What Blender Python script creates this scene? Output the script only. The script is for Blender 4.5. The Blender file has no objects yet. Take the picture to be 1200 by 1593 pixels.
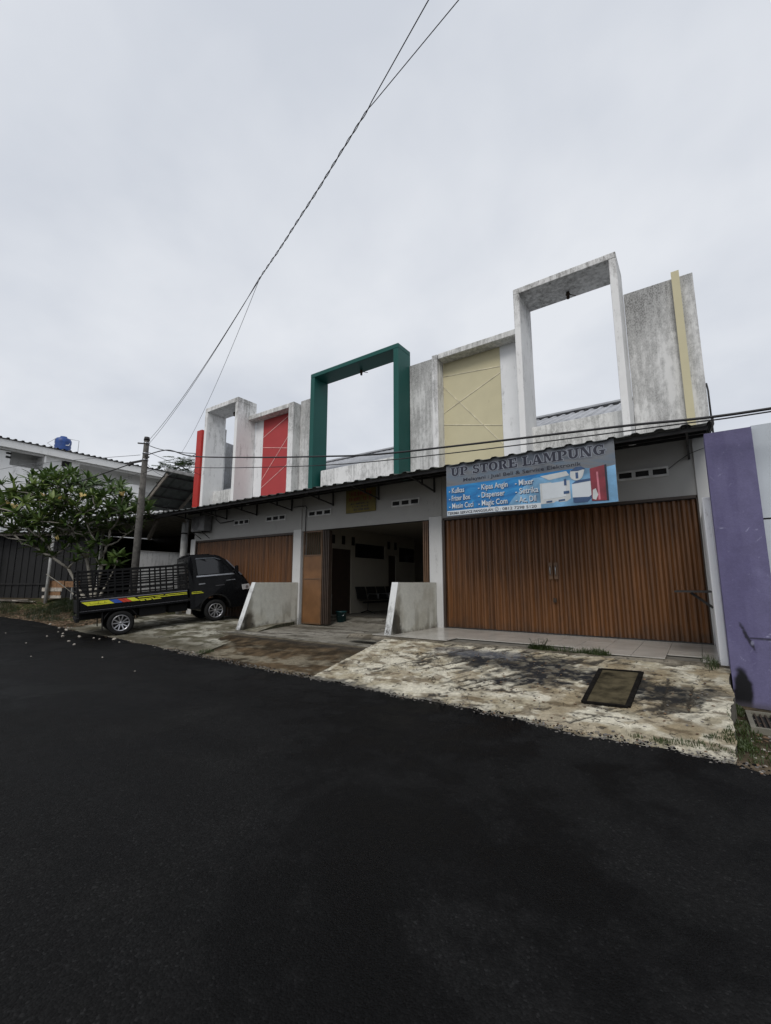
import bpy, math, random
import numpy as np
from mathutils import Vector, Matrix
R = math.radians
S = bpy.context.scene
COL = S.collection
random.seed(7); rng = np.random.default_rng(5)

# ------------------------------------------------------------------ camera
cam = bpy.data.objects.new('camera', bpy.data.cameras.new('camera')); COL.objects.link(cam)
cam.data.sensor_fit = 'HORIZONTAL'; cam.data.sensor_width = 36; cam.data.lens = 36 * 690 / 1200
cam.data.clip_end = 2000; cam.data.clip_start = 0.05
cam.location = (0, 0, 1.36)
cam.rotation_euler = (R(90 + 9.02), 0, R(35))
S.camera = cam
# ------------------------------------------------------------------ world (overcast sky)
SUN_EL, SUN_AZ = 47, 165          # azimuth clockwise from +Y
w = bpy.data.worlds.new("World"); S.world = w; w.use_nodes = True
nt = w.node_tree; nt.nodes.clear()
def N(t, typ, **k):
    n = t.nodes.new(typ)
    for a, b in k.items(): setattr(n, a, b)
    return n
out = N(nt, 'ShaderNodeOutputWorld'); bg = N(nt, 'ShaderNodeBackground'); bg.inputs[1].default_value = 0.1
sky = N(nt, 'ShaderNodeTexSky', sky_type='NISHITA', sun_disc=False)
sky.sun_elevation = R(SUN_EL); sky.sun_rotation = R(SUN_AZ); sky.dust_density = 4
tc = N(nt, 'ShaderNodeTexCoord'); sep = N(nt, 'ShaderNodeSeparateXYZ'); nt.links.new(tc.outputs['Generated'], sep.inputs[0])
zz = N(nt, 'ShaderNodeMath', operation='ABSOLUTE'); nt.links.new(sep.outputs[2], zz.inputs[0])
za = N(nt, 'ShaderNodeMath', operation='ADD'); nt.links.new(zz.outputs[0], za.inputs[0]); za.inputs[1].default_value = 0.35
vd = N(nt, 'ShaderNodeVectorMath', operation='DIVIDE'); nt.links.new(tc.outputs['Generated'], vd.inputs[0]); nt.links.new(za.outputs[0], vd.inputs[1])
no = N(nt, 'ShaderNodeTexNoise'); no.inputs['Scale'].default_value = 1.8; no.inputs['Detail'].default_value = 5; no.inputs['Roughness'].default_value = .5; no.inputs['Distortion'].default_value = .1
nt.links.new(vd.outputs[0], no.inputs['Vector'])
cr = N(nt, 'ShaderNodeValToRGB'); nt.links.new(no.outputs['Fac'], cr.inputs[0])
cr.color_ramp.elements[0].position = .36; cr.color_ramp.elements[0].color = (.61, .645, .71, 1)
cr.color_ramp.elements[1].position = .64; cr.color_ramp.elements[1].color = (.765, .79, .835, 1)
mul = N(nt, 'ShaderNodeVectorMath', operation='SCALE'); nt.links.new(cr.outputs[0], mul.inputs[0]); mul.inputs['Scale'].default_value = 10.6
mx = N(nt, 'ShaderNodeMix', data_type='RGBA'); mx.inputs[0].default_value = .06
nt.links.new(mul.outputs[0], mx.inputs[6]); nt.links.new(sky.outputs[0], mx.inputs[7])
nt.links.new(mx.outputs[2], bg.inputs[0]); nt.links.new(bg.outputs[0], out.inputs[0])
# ------------------------------------------------------------------ sun behind cloud
sl = bpy.data.lights.new('sun', 'SUN'); sl.energy = 1.5; sl.angle = R(25); sl.color = (1, .97, .93)
so = bpy.data.objects.new('sun', sl); COL.objects.link(so)
sd = Vector((math.sin(R(SUN_AZ)) * math.cos(R(SUN_EL)), math.cos(R(SUN_AZ)) * math.cos(R(SUN_EL)), math.sin(R(SUN_EL))))
so.rotation_euler = sd.to_track_quat('Z', 'Y').to_euler()
S.view_settings.view_transform = 'Standard'; S.view_settings.look = 'None'
S.view_settings.exposure = 0; S.view_settings.gamma = 1; S.view_settings.use_curve_mapping = False

# ------------------------------------------------------------------ helpers
class MB:
    def __init__(s): s.v = []; s.f = []; s.sm = []
    def add(s, vs, fs, smooth=False, M=None):
        b = len(s.v)
        s.v += [tuple(M @ Vector(p)) if M is not None else tuple(p) for p in vs]
        s.f += [tuple(i + b for i in f) for f in fs]; s.sm += [smooth] * len(fs)
        return s
    def box(s, x0, y0, z0, x1, y1, z1, M=None):
        x0, x1 = min(x0, x1), max(x0, x1); y0, y1 = min(y0, y1), max(y0, y1); z0, z1 = min(z0, z1), max(z0, z1)
        return s.add([(x0,y0,z0),(x1,y0,z0),(x1,y1,z0),(x0,y1,z0),(x0,y0,z1),(x1,y0,z1),(x1,y1,z1),(x0,y1,z1)],
              [(0,3,2,1),(4,5,6,7),(0,1,5,4),(1,2,6,5),(2,3,7,6),(3,0,4,7)], M=M)
    def hexa(s, p):   # 8 points: bottom 4 ccw, top 4 ccw
        return s.add(p, [(0,3,2,1),(4,5,6,7),(0,1,5,4),(1,2,6,5),(2,3,7,6),(3,0,4,7)])
    def bar(s, a, b, w, h=None, up=(0,0,1)):
        h = h or w; a = Vector(a); b = Vector(b); d = (b - a).normalized(); u = Vector(up)
        if abs(d.dot(u)) > .98: u = Vector((1,0,0))
        r = d.cross(u).normalized(); u = r.cross(d).normalized(); r *= w/2; u *= h/2
        return s.add([a-r-u, a+r-u, a+r+u, a-r+u, b-r-u, b+r-u, b+r+u, b-r+u],
            [(0,1,2,3),(4,7,6,5),(0,4,5,1),(1,5,6,2),(2,6,7,3),(3,7,4,0)])
    def tube(s, pts, r, n=8, cap=True, smooth=True):
        pts = [Vector(p) for p in pts]; rr = r if isinstance(r, (list, tuple)) else [r]*len(pts)
        b = len(s.v); u = None
        for i, p in enumerate(pts):
            d = (pts[min(i+1, len(pts)-1)] - pts[max(i-1, 0)]).normalized()
            if u is None:
                u = Vector((0,0,1)) if abs(d.z) < .9 else Vector((1,0,0))
            u = (u - d*u.dot(d)).normalized(); q = d.cross(u)
            for k in range(n):
                a = 2*math.pi*k/n
                s.v.append(tuple(p + (u*math.cos(a) + q*math.sin(a))*rr[i]))
        for i in range(len(pts)-1):
            for k in range(n):
                k2 = (k+1) % n
                s.f.append((b+i*n+k, b+i*n+k2, b+(i+1)*n+k2, b+(i+1)*n+k)); s.sm.append(smooth)
        if cap:
            s.f.append(tuple(b+k for k in range(n))[::-1]); s.sm.append(False)
            e = b+(len(pts)-1)*n; s.f.append(tuple(e+k for k in range(n))); s.sm.append(False)
        return s
    def prism(s, poly, fn0, fn1):     # poly of 2-D points; fn0/fn1 map to 3-D
        n = len(poly); vs = [fn0(*p) for p in poly] + [fn1(*p) for p in poly]
        return s.add(vs, [tuple(range(n))[::-1], tuple(range(n, 2*n))] + [(i, (i+1) % n, n+(i+1) % n, n+i) for i in range(n)])
    def lathe(s, prof, c=(0,0,0), n=20, M=None):   # prof (r,z)
        b0 = len(s.v); vs = []; fs = []
        for r, z in prof:
            for k in range(n):
                a = 2*math.pi*k/n; vs.append((c[0]+r*math.cos(a), c[1]+r*math.sin(a), c[2]+z))
        for i in range(len(prof)-1):
            for k in range(n): fs.append((i*n+k, i*n+(k+1) % n, (i+1)*n+(k+1) % n, (i+1)*n+k))
        return s.add(vs, fs, True, M)
    def mesh(s, name, mat):
        m = bpy.data.meshes.new(name); m.from_pydata(s.v, [], s.f)
        m.polygons.foreach_set('use_smooth', s.sm)
        if mat: m.materials.append(mat)
        m.update(); return m
INV = {}
def thing(name, label, cat, loc=(0,0,0), group=None, M=None):
    o = bpy.data.objects.new(name, None); COL.objects.link(o); o.empty_display_size = .2
    if M is None: o.location = loc; INV[o.name] = Matrix.Translation(-Vector(loc))
    else: o.matrix_world = M; INV[o.name] = Matrix.Identity(4)
    o['label'] = label; o['category'] = cat
    if group: o['group'] = group
    return o
def tag(o, label=None, cat=None, group=None, kind=None):
    if label: o['label'] = label
    if cat: o['category'] = cat
    if group: o['group'] = group
    if kind: o['kind'] = kind
    return o
def put(name, me, parent=None, loc=None, rot=None, scale=None, label=None, kind=None):
    o = bpy.data.objects.new(name, me); COL.objects.link(o)
    if parent is not None:
        o.parent = parent
        o.matrix_parent_inverse = INV.get(parent.name, Matrix.Identity(4))
    if loc is not None: o.location = loc
    if rot is not None: o.rotation_euler = rot
    if scale is not None: o.scale = scale
    if label: o['label'] = label
    if kind: o['kind'] = kind
    return o
def part(name, mb, mat, parent=None, label=None, bev=0, kind=None):
    o = put(name, mb.mesh(name, mat), parent, label=label, kind=kind)
    if bev:
        m = o.modifiers.new('bevel', 'BEVEL'); m.width = bev; m.segments = 2; m.limit_method = 'ANGLE'
    return o
def B(*a): return MB().box(*a)

# ------------------------------------------------------------------ materials
def newmat(name):
    m = bpy.data.materials.new(name); m.use_nodes = True; t = m.node_tree; t.nodes.clear()
    o = N(t, 'ShaderNodeOutputMaterial'); b = N(t, 'ShaderNodeBsdfPrincipled'); t.links.new(b.outputs[0], o.inputs[0])
    return m, t, b
def noise(t, scale, detail=4, rough=.55, vec=None, stretch=None, dist=0):
    g = N(t, 'ShaderNodeNewGeometry') if vec is None else None
    v = g.outputs['Position'] if vec is None else vec
    if stretch:
        mp = N(t, 'ShaderNodeMapping'); mp.inputs['Scale'].default_value = stretch; t.links.new(v, mp.inputs[0]); v = mp.outputs[0]
    n = N(t, 'ShaderNodeTexNoise'); n.inputs['Scale'].default_value = scale; n.inputs['Detail'].default_value = detail
    n.inputs['Roughness'].default_value = rough; n.inputs['Distortion'].default_value = dist; t.links.new(v, n.inputs['Vector'])
    return n.outputs['Fac']
def ramp(t, fac, stops):
    r = N(t, 'ShaderNodeValToRGB'); t.links.new(fac, r.inputs[0]); e = r.color_ramp.elements
    while len(e) < len(stops): e.new(.5)
    for i, (p, c) in enumerate(stops):
        e[i].position = p; e[i].color = (c, c, c, 1) if isinstance(c, (int, float)) else (*c, 1)
    return r.outputs[0]
def mixc(t, fac, a, b, mode='MIX'):
    m = N(t, 'ShaderNodeMix', data_type='RGBA', blend_type=mode)
    for s_, v in ((0, fac), (6, a), (7, b)):
        if isinstance(v, (int, float)): m.inputs[s_].default_value = v
        elif isinstance(v, tuple): m.inputs[s_].default_value = (*v, 1)
        else: t.links.new(v, m.inputs[s_])
    return m.outputs[2]
def math_(t, op, a, b=0, clamp=False):
    m = N(t, 'ShaderNodeMath', operation=op, use_clamp=clamp)
    for i, v in enumerate((a, b)):
        if isinstance(v, (int, float)): m.inputs[i].default_value = v
        else: t.links.new(v, m.inputs[i])
    return m.outputs[0]
def bump(t, b, h, strength=.3, dist=.01):
    n = N(t, 'ShaderNodeBump'); n.inputs['Strength'].default_value = strength; n.inputs['Distance'].default_value = dist
    t.links.new(h, n.inputs['Height']); t.links.new(n.outputs[0], b.inputs['Normal'])
def pcoord(t): return N(t, 'ShaderNodeNewGeometry').outputs['Position']

def plain(name, col, rough=.6, metal=0, var=.25, scale=6, bumpk=.1, grain=60, spec=.5):
    m, t, b = newmat(name)
    f = noise(t, scale, 5); c = ramp(t, f, [(.3, tuple(x*(1-var) for x in col)), (.7, tuple(min(1, x*(1+var)) for x in col))])
    t.links.new(c, b.inputs['Base Color']); b.inputs['Roughness'].default_value = rough; b.inputs['Metallic'].default_value = metal
    b.inputs['Specular IOR Level'].default_value = spec
    if bumpk: bump(t, b, noise(t, grain, 3), bumpk, .004)
    return m
def wallmat(name, col, dirt=(.10,.10,.095), amount=.5, topz=None, basez=None, rough=.85, streak=1., light=None):
    """painted plaster with algae grime; stains run down from the coping, splash up from the ground"""
    m, t, b = newmat(name); P = pcoord(t)
    fine = noise(t, 14, 8, .75, stretch=(1, 1, .55)); st = noise(t, 2.6, 6, .65, stretch=(4.5, 4.5, .45)); big = noise(t, 1.1, 4, .6)
    base = ramp(t, noise(t, 3, 4), [(.3, tuple(x*.93 for x in col)), (.7, col)])
    s = math_(t, 'MULTIPLY', st, .55*streak); s = math_(t, 'ADD', s, math_(t, 'MULTIPLY', fine, .5)); s = math_(t, 'ADD', s, math_(t, 'MULTIPLY', big, .45))
    if topz is not None:
        sp = N(t, 'ShaderNodeSeparateXYZ'); t.links.new(P, sp.inputs[0])
        mr = N(t, 'ShaderNodeMapRange'); mr.inputs[1].default_value = topz-1.3; mr.inputs[2].default_value = topz; mr.inputs[3].default_value = 0; mr.inputs[4].default_value = .16
        t.links.new(sp.outputs[2], mr.inputs[0]); s = math_(t, 'ADD', s, mr.outputs[0])
    if basez is not None:
        sp = N(t, 'ShaderNodeSeparateXYZ'); t.links.new(P, sp.inputs[0])
        mr = N(t, 'ShaderNodeMapRange'); mr.inputs[1].default_value = basez; mr.inputs[2].default_value = basez+.45; mr.inputs[3].default_value = .22; mr.inputs[4].default_value = 0
        t.links.new(sp.outputs[2], mr.inputs[0]); s = math_(t, 'ADD', s, mr.outputs[0])
    lo = .93 - amount*.35
    k = ramp(t, s, [(lo, 0), (lo+.13, .55), (lo+.32, 1)])
    speck = ramp(t, noise(t, 55, 4, .7, stretch=(1,1,.5)), [(.42, .0), (.6, 1)])
    k = mixc(t, 1.0, k, mixc(t, .55, speck, (1,1,1)), 'MULTIPLY')
    c = mixc(t, k, base, dirt)
    t.links.new(c, b.inputs['Base Color']); b.inputs['Roughness'].default_value = rough; b.inputs['Specular IOR Level'].default_value = .25
    bump(t, b, noise(t, 30, 6, .7), .25, .006)
    return m
M = {}
M['white_top'] = wallmat('weathered_white_plaster', (.80,.80,.79), amount=.60, topz=6.8, dirt=(.13,.13,.125))
M['white_frame'] = wallmat('weathered_white_frame', (.82,.82,.81), amount=.42, topz=7.3, dirt=(.17,.165,.155))
M['mould'] = wallmat('mould_streaked_plaster', (.72,.72,.71), amount=.76, topz=6.8, dirt=(.14,.14,.135))
M['coping'] = wallmat('mossy_coping', (.76,.76,.74), amount=.80, dirt=(.12,.12,.11))
M['white_clean'] = wallmat('white_plaster', (.82,.83,.84), amount=.30)
M['white_shaded'] = wallmat('shaded_shopfront_plaster', (.37,.365,.35), amount=.2, basez=.2)  # white plaster darkened, part of the awning's shade is in the colour
M['white_col'] = wallmat('column_plaster', (.56,.56,.55), amount=.25, basez=.2)  # lighter copy for the columns, without the painted shade
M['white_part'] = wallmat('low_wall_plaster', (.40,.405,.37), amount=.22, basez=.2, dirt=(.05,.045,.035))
M['white_edge'] = wallmat('low_wall_edge_paint', (.66,.67,.66), amount=.45, basez=.25, dirt=(.05,.045,.04))
M['grey_dirty'] = wallmat('dirty_grey_gable', (.33,.34,.36), amount=.95)
M['far_white'] = wallmat('far_white_plaster', (.80,.80,.79), amount=.30)
M['grey_wall'] = wallmat('grey_yard_wall', (.62,.62,.61), amount=.55)
M['purple'] = wallmat('faded_violet_paint', (.135,.125,.235), amount=.02, dirt=(.06,.05,.12))
M['pale'] = wallmat('pale_grey_wall_paint', (.52,.56,.60), amount=.1)
M['green'] = wallmat('dark_green_paint', (.010,.088,.075), amount=.05, dirt=(.008,.05,.05), rough=.5)
M['red'] = wallmat('red_paint', (.44,.060,.062), amount=.02, rough=.6)
M['redbar'] = wallmat('bright_red_paint', (.46,.035,.028), amount=.05, rough=.5)
M['cream'] = wallmat('cream_paint', (.60,.55,.37), amount=.03, dirt=(.30,.26,.17))
M['groove'] = plain('pale_groove_strip', (.68,.63,.48), .7)
M['groove_red'] = plain('pink_groove_strip', (.80,.50,.47), .7)
M['roof'] = plain('grey_metal_roofing', (.34,.35,.37), .55, .0, .2, 3)
M['awning'] = plain('dark_metal_roofing', (.060,.068,.066), .5, .2, .4, 4)
M['awn_light'] = plain('pale_lit_roofing', (.35,.35,.34), .7, 0, .4, 5)  # paler copy of the roofing, daylight on the edges put into the colour
M['steel'] = plain('black_painted_steel', (.025,.024,.024), .55, .3, .3)
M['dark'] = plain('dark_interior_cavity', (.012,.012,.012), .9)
M['vent'] = plain('vent_block_plaster', (.50,.50,.49), .85)
M['black'] = plain('black_rubber', (.012,.012,.012), .9, 0, .2, spec=.2)
M['glass'] = plain('dark_tinted_glass', (.012,.013,.015), .06, 0, .1, 2, 0)
M['room'] = wallmat('room_cream_paint', (.40,.37,.31), amount=.25)
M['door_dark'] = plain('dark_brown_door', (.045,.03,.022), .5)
M['pvc'] = plain('grey_pipe', (.33,.33,.32), .6)
M['wood'] = plain('weathered_wood', (.16,.14,.12), .9, 0, .4, 12, .6, 40)
M['pole'] = plain('dark_weathered_pole', (.085,.08,.072), .9, 0, .45, 9, .6, 40)
M['teal'] = plain('teal_plastic', (.010,.05,.055), .4)
M['rust'] = plain('rusty_dark_iron', (.05,.035,.025), .8, .3, .5, 20)
M['flower'] = plain('yellow_flower', (.72,.55,.22), .6, 0, .3, 40, 0)
M['tank'] = plain('blue_tank_plastic', (.015,.06,.24), .45)
M['cable'] = plain('black_cable', (.012,.012,.014), .6, 0, .1, 4, 0)
M['greycable'] = plain('grey_cable', (.10,.10,.11), .6, 0, .1, 4, 0)
M['cardboard'] = plain('brown_board', (.22,.12,.06), .85, 0, .35, 12)
M['plank_pale'] = plain('pale_plank', (.42,.38,.33), .85, 0, .4, 12)

def shuttermat():
    m, t, b = newmat('brown_shutter_paint')
    f = noise(t, 3, 6, .65, stretch=(6, 6, .35)); c = ramp(t, f, [(.3, (.072,.029,.009)), (.55, (.135,.054,.015)), (.75, (.172,.070,.022))])
    g = N(t, 'ShaderNodeObjectInfo'); k = ramp(t, g.outputs['Random'], [(0, .80), (1, 1.10)])
    sp = N(t, 'ShaderNodeSeparateXYZ'); t.links.new(pcoord(t), sp.inputs[0]); mr = N(t, 'ShaderNodeMapRange'); mr.inputs[1].default_value = .35; mr.inputs[2].default_value = .95; mr.inputs[3].default_value = .42; mr.inputs[4].default_value = 0; t.links.new(sp.outputs[2], mr.inputs[0])
    gz = math_(t, 'ADD', mr.outputs[0], math_(t, 'MULTIPLY', noise(t, 3.5, 8, .7), .8)); c = mixc(t, ramp(t, gz, [(.62, 0), (.85, .6)]), c, (.045,.028,.018))
    c = mixc(t, 1., c, k, 'MULTIPLY'); dz = noise(t, 5, 9, .75, stretch=(1, 1, .4)); c = mixc(t, mixc(t, 1., ramp(t, dz, [(.55, 0), (.70, 1)]), (.5,.5,.5), 'MULTIPLY'), c, (.05,.025,.013)); t.links.new(c, b.inputs['Base Color']); b.inputs['Roughness'].default_value = .5
    bump(t, b, noise(t, 8, 5, .6, stretch=(8, 8, .4)), .2, .01); return m
M['shutter'] = shuttermat()
M['gate'] = plain('brown_gate_paint', (.16,.075,.028), .5, 0, .25, 3)
M['gate_frame'] = plain('brown_gate_frame_paint', (.12,.065,.032), .5)
def truckmat():
    m, t, b = newmat('black_car_paint'); b.inputs['Base Color'].default_value = (.0035,.0037,.0045,1)
    t.links.new(ramp(t, noise(t, 5, 5), [(.3, .20), (.7, .38)]), b.inputs['Roughness'])
    b.inputs['Coat Weight'].default_value = .05; b.inputs['Coat Roughness'].default_value = .12; b.inputs['Specular IOR Level'].default_value = .14; return m
M['truck'] = truckmat()
M['truckmatte'] = plain('black_matte_rail_paint', (.006,.006,.0065), .7, spec=.2)
M['bedtop'] = plain('worn_grey_edge', (.12,.12,.135), .6)
M['alloy'] = plain('silver_alloy', (.42,.42,.44), .35, .9, .1, 6, 0)
M['lamp'] = plain('clear_headlamp_glass', (.66,.66,.66), .12, .3, .25, 30, 0)
M['sy'] = plain('yellow_sticker', (.62,.62,.03), .5, 0, .12, 10, 0); M['sb'] = plain('blue_sticker', (.02,.08,.38), .5, 0, .1, 10, 0); M['sr'] = plain('red_sticker', (.55,.05,.02), .5, 0, .1, 10, 0)
M['chrome'] = plain('dull_chrome', (.35,.36,.38), .3, .8, .1, 8, 0)

def asphalt():
    m, t, b = newmat('fresh_black_asphalt')
    big = noise(t, .42, 6, .62, dist=.9); mid = noise(t, 1.9, 6, .7)
    s = math_(t, 'ADD', math_(t, 'MULTIPLY', big, .68), math_(t, 'MULTIPLY', mid, .32))
    base = ramp(t, s, [(.42, (.0018,.0018,.0019)), (.48, (.0032,.0032,.0033)), (.52, (.0070,.0070,.0071)), (.62, (.0108,.0108,.0107))])
    tr = ramp(t, noise(t, .9, 3, .5, stretch=(.12, 1, 1)), [(.35, .8), (.65, 1.2)])      # wheel tracks along the street
    vo = N(t, 'ShaderNodeTexVoronoi'); vo.inputs['Scale'].default_value = 105; t.links.new(pcoord(t), vo.inputs['Vector'])
    sv = N(t, 'ShaderNodeSeparateColor'); t.links.new(vo.outputs['Color'], sv.inputs[0])
    k = ramp(t, sv.outputs[0], [(.0, .65), (.55, 1.), (.95, 1.35), (.99, 2.2)])
    c = mixc(t, 1., mixc(t, 1., base, tr, 'MULTIPLY'), k, 'MULTIPLY')
    du = ramp(t, noise(t, 6, 10, .75), [(.60, 0), (.72, 1)]); c = mixc(t, mixc(t, 1., du, (.12,.12,.12), 'MULTIPLY'), c, (.035,.034,.032))
    t.links.new(c, b.inputs['Base Color'])
    t.links.new(ramp(t, s, [(.42, .42), (.56, .85)]), b.inputs['Roughness']); b.inputs['Specular IOR Level'].default_value = .09
    h = math_(t, 'ADD', math_(t, 'MULTIPLY', vo.outputs['Distance'], -.8), math_(t, 'MULTIPLY', noise(t, 9, 6, .7), .8))
    bump(t, b, h, .5, .01); return m
M['asphalt'] = asphalt()
def painted(name, rough=.9, bk=.5, fine=.35, spec=.25, pits=0):
    m, t, b = newmat(name); a = N(t, 'ShaderNodeAttribute', attribute_name='Col')
    k = ramp(t, noise(t, 38, 7, .75), [(.28, 1-fine), (.55, 1.), (.75, 1+fine)])
    k2 = ramp(t, noise(t, 7, 6, .7), [(.3, 1-fine*.8), (.6, 1.05)])
    c = mixc(t, 1., mixc(t, 1., a.outputs['Color'], k, 'MULTIPLY'), k2, 'MULTIPLY')
    hgt = noise(t, 45, 8, .75)
    if pits:
        pn = noise(t, 4.5, 12, .72, dist=.5); pk = mixc(t, 1., ramp(t, pn, [(.385, 1), (.42, 0)]), ramp(t, noise(t, 11, 12, .75, stretch=(1, .45, 1), dist=.4), [(.345, 1), (.375, 0)]), 'LIGHTEN')
        vo = N(t, 'ShaderNodeTexVoronoi', feature='DISTANCE_TO_EDGE'); vo.inputs['Scale'].default_value = 3.2
        wv = N(t, 'ShaderNodeVectorMath', operation='ADD'); nz = N(t, 'ShaderNodeTexNoise'); nz.inputs['Scale'].default_value = 5; nz.inputs['Detail'].default_value = 6; P_ = pcoord(t); t.links.new(P_, nz.inputs['Vector'])
        sc_ = N(t, 'ShaderNodeVectorMath', operation='SCALE'); sc_.inputs['Scale'].default_value = .35; t.links.new(nz.outputs['Color'], sc_.inputs[0]); t.links.new(P_, wv.inputs[0]); t.links.new(sc_.outputs[0], wv.inputs[1]); t.links.new(wv.outputs[0], vo.inputs['Vector'])
        ck = ramp(t, vo.outputs['Distance'], [(.004, 1), (.016, 0)]); ck = mixc(t, 1., ck, ramp(t, noise(t, 1.7, 3), [(.5, 0), (.58, 1)]), 'MULTIPLY')
        kk = mixc(t, 1., pk, ck, 'LIGHTEN'); c = mixc(t, mixc(t, 1., kk, (pits, pits, pits), 'MULTIPLY'), c, (.035, .028, .02))
        hgt = math_(t, 'SUBTRACT', hgt, math_(t, 'MULTIPLY', kk, .6))
    t.links.new(c, b.inputs['Base Color'])
    b.inputs['Roughness'].default_value = rough; b.inputs['Specular IOR Level'].default_value = spec
    bump(t, b, hgt, bk, .012); return m
M['painted'] = painted('stained_concrete', bk=.8, pits=.8); M['soil'] = painted('soil_and_litter', 1, .9, .5, .1)
M['tile'] = plain('cream_floor_tile', (.42,.40,.36), .22, 0, .12, 2.5, .04)
M['tilejoint'] = plain('tile_joint', (.12,.11,.09), .9)

# ------------------------------------------------------------------ numpy noise
_LC = {}
def _lat(seed):
    if seed not in _LC: _LC[seed] = np.random.default_rng(seed).random((256, 256))
    return _LC[seed]
def vnoise(x, y, seed=0):
    L = _lat(seed); xi = np.floor(x).astype(int); yi = np.floor(y).astype(int); fx = x-xi; fy = y-yi
    fx = fx*fx*(3-2*fx); fy = fy*fy*(3-2*fy); a = xi & 255; b = yi & 255; a1 = (a+1) & 255; b1 = (b+1) & 255
    return (L[a, b]*(1-fx)+L[a1, b]*fx)*(1-fy)+(L[a, b1]*(1-fx)+L[a1, b1]*fx)*fy
def fbm(x, y, sc=1., oct=5, seed=0, gain=.55):
    s = 0; a = 1; tot = 0
    for i in range(oct):
        s = s + a*vnoise(x*sc+17.3*i, y*sc+9.1*i, seed+i); tot += a; a *= gain; sc *= 2.03
    return s/tot
def ss(a, b, x): t = np.clip((x-a)/(b-a), 0, 1); return t*t*(3-2*t)
def gridmesh(name, X, Y, Z, rgb, mat, parent=None, mask=None):
    nv, nu = X.shape; co = np.stack([X, Y, Z], -1).reshape(-1, 3)
    i = np.arange(nv*nu).reshape(nv, nu); q = np.stack([i[:-1, :-1], i[:-1, 1:], i[1:, 1:], i[1:, :-1]], -1).reshape(-1, 4)
    if mask is not None: q = q[(mask[:-1, :-1] & mask[1:, 1:] & mask[1:, :-1] & mask[:-1, 1:]).reshape(-1)]
    m = bpy.data.meshes.new(name); m.vertices.add(len(co)); m.vertices.foreach_set('co', co.ravel())
    m.loops.add(len(q)*4); m.loops.foreach_set('vertex_index', q.ravel().astype(np.int32))
    m.polygons.add(len(q)); m.polygons.foreach_set('loop_start', np.arange(0, len(q)*4, 4, dtype=np.int32)); m.update(calc_edges=True)
    m.polygons.foreach_set('use_smooth', np.ones(len(q), dtype=bool))
    if rgb is not None:
        a = m.color_attributes.new('Col', 'FLOAT_COLOR', 'POINT')
        a.data.foreach_set('color', np.concatenate([rgb.reshape(-1, 3), np.ones((len(co), 1))], 1).ravel().astype(np.float32))
    m.materials.append(mat); return put(name, m, parent)
def lerp3(c0, c1, k): return np.array(c0)*(1-k[..., None])+np.array(c1)*k[..., None]
def over(rgb, c, k): return rgb*(1-k[..., None])+np.array(c)*k[..., None]

# ------------------------------------------------------------------ road edge
EX = [-60, -30, -26, -22.9, -18.85, -13.8, -11.0, -7.93, -5.93, -4.57, -3.3, -2.41, -1.25, -.51, .06, .28, 2, 14]
EY = [-3, 1.2, 4.6, 6.0, 6.0, 5.45, 5.31, 5.0, 4.9, 4.8, 4.72, 4.68, 4.50, 4.43, 4.40, 4.30, 4.25, 4.2]
def edge(x): return np.interp(x, EX, EY) + .20*(fbm(x, x*0, 1.7, 5, 31)-.5) + .05*(fbm(x*9, x*0, 1, 3, 77)-.5)
xs = np.arange(-60, 14.01, .04); ye = edge(xs)
rows = [ye+.02, ye, ye-.03, ye-.10, ye-.4] + [np.full_like(xs, v) for v in (3., 0., -4., -12.)]
zr = [-.03, .012, .024, .026, .008, .004, .004, .004, .004]
XX = np.tile(xs, (len(rows), 1)); YY = np.stack(rows); ZZ = np.stack([np.full_like(xs, z) for z in zr])
ZZ[1:4] += (fbm(xs, xs*0, 6, 3, 8)-.5)[None]*.012
o = gridmesh('road', XX[::-1], YY[::-1], ZZ[::-1], None, M['asphalt']); tag(o, kind='structure')
# ------------------------------------------------------------------ ground (far sheet + verge terrain)
far = MB(); far.add([(-400,-400,-.12),(400,-400,-.12),(400,400,-.12),(-400,400,-.12)], [(0,1,2,3)])
tag(part('ground', far, plain('far_soil', (.06,.05,.035), 1)), kind='structure')
def gh(x, y):
    t = y-edge(x)
    left = ss(-13.6, -16.5, x); dsh = (x+28.9)*.5744-(y-5.35)*.8186; h = np.maximum(.55*ss(.1, 2.6, t)*left, .67*ss(3.0, .3, dsh)*ss(-15, -18, x)*ss(.0, .5, t))
    h = h + .10*ss(0, 2.5, t)*(1-left)*ss(-9.5, -11, x)*.0
    mid = ss(-9.3, -9.0, x)*ss(-4.2, -4.6, x); h = h + mid*(.195*ss(.0, 1.75, t))
    h = h + (.03*(fbm(x, y, 2.2, 4, 3)-.5) + .022*(fbm(x, y, 9, 3, 5)-.5))*(1-.4*mid)
    h = h - .02 + ss(.3, .6, x)*(-.01)
    return h
gx = np.concatenate([np.arange(-60, -24, .5), np.arange(-24, 3, .055), np.arange(3, 14, .5)])
gy = np.concatenate([np.arange(-.06, 2.4, .035), np.arange(2.4, 5, .15), np.arange(5, 24, .8)])
X, T = np.meshgrid(gx, gy); Y = edge(X)+T; Z = gh(X, Y)
n1 = fbm(X, Y, 1.6, 5, 11); n2 = fbm(X, Y, 5, 5, 12); n3 = fbm(X, Y, 22, 3, 13)
rgb = lerp3((.045,.035,.022), (.13,.10,.065), ss(.35, .7, n2))
rgb = over(rgb, (.035,.05,.015), ss(.5, .62, n1)*.8*ss(-12, -14, X))
rgb = over(rgb, (.20,.155,.11), ss(.30, .05, T)*ss(.40, .6, n2)*.9)
mid = ss(-9.3, -9.0, X)*ss(-4.3, -4.6, X)
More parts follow.
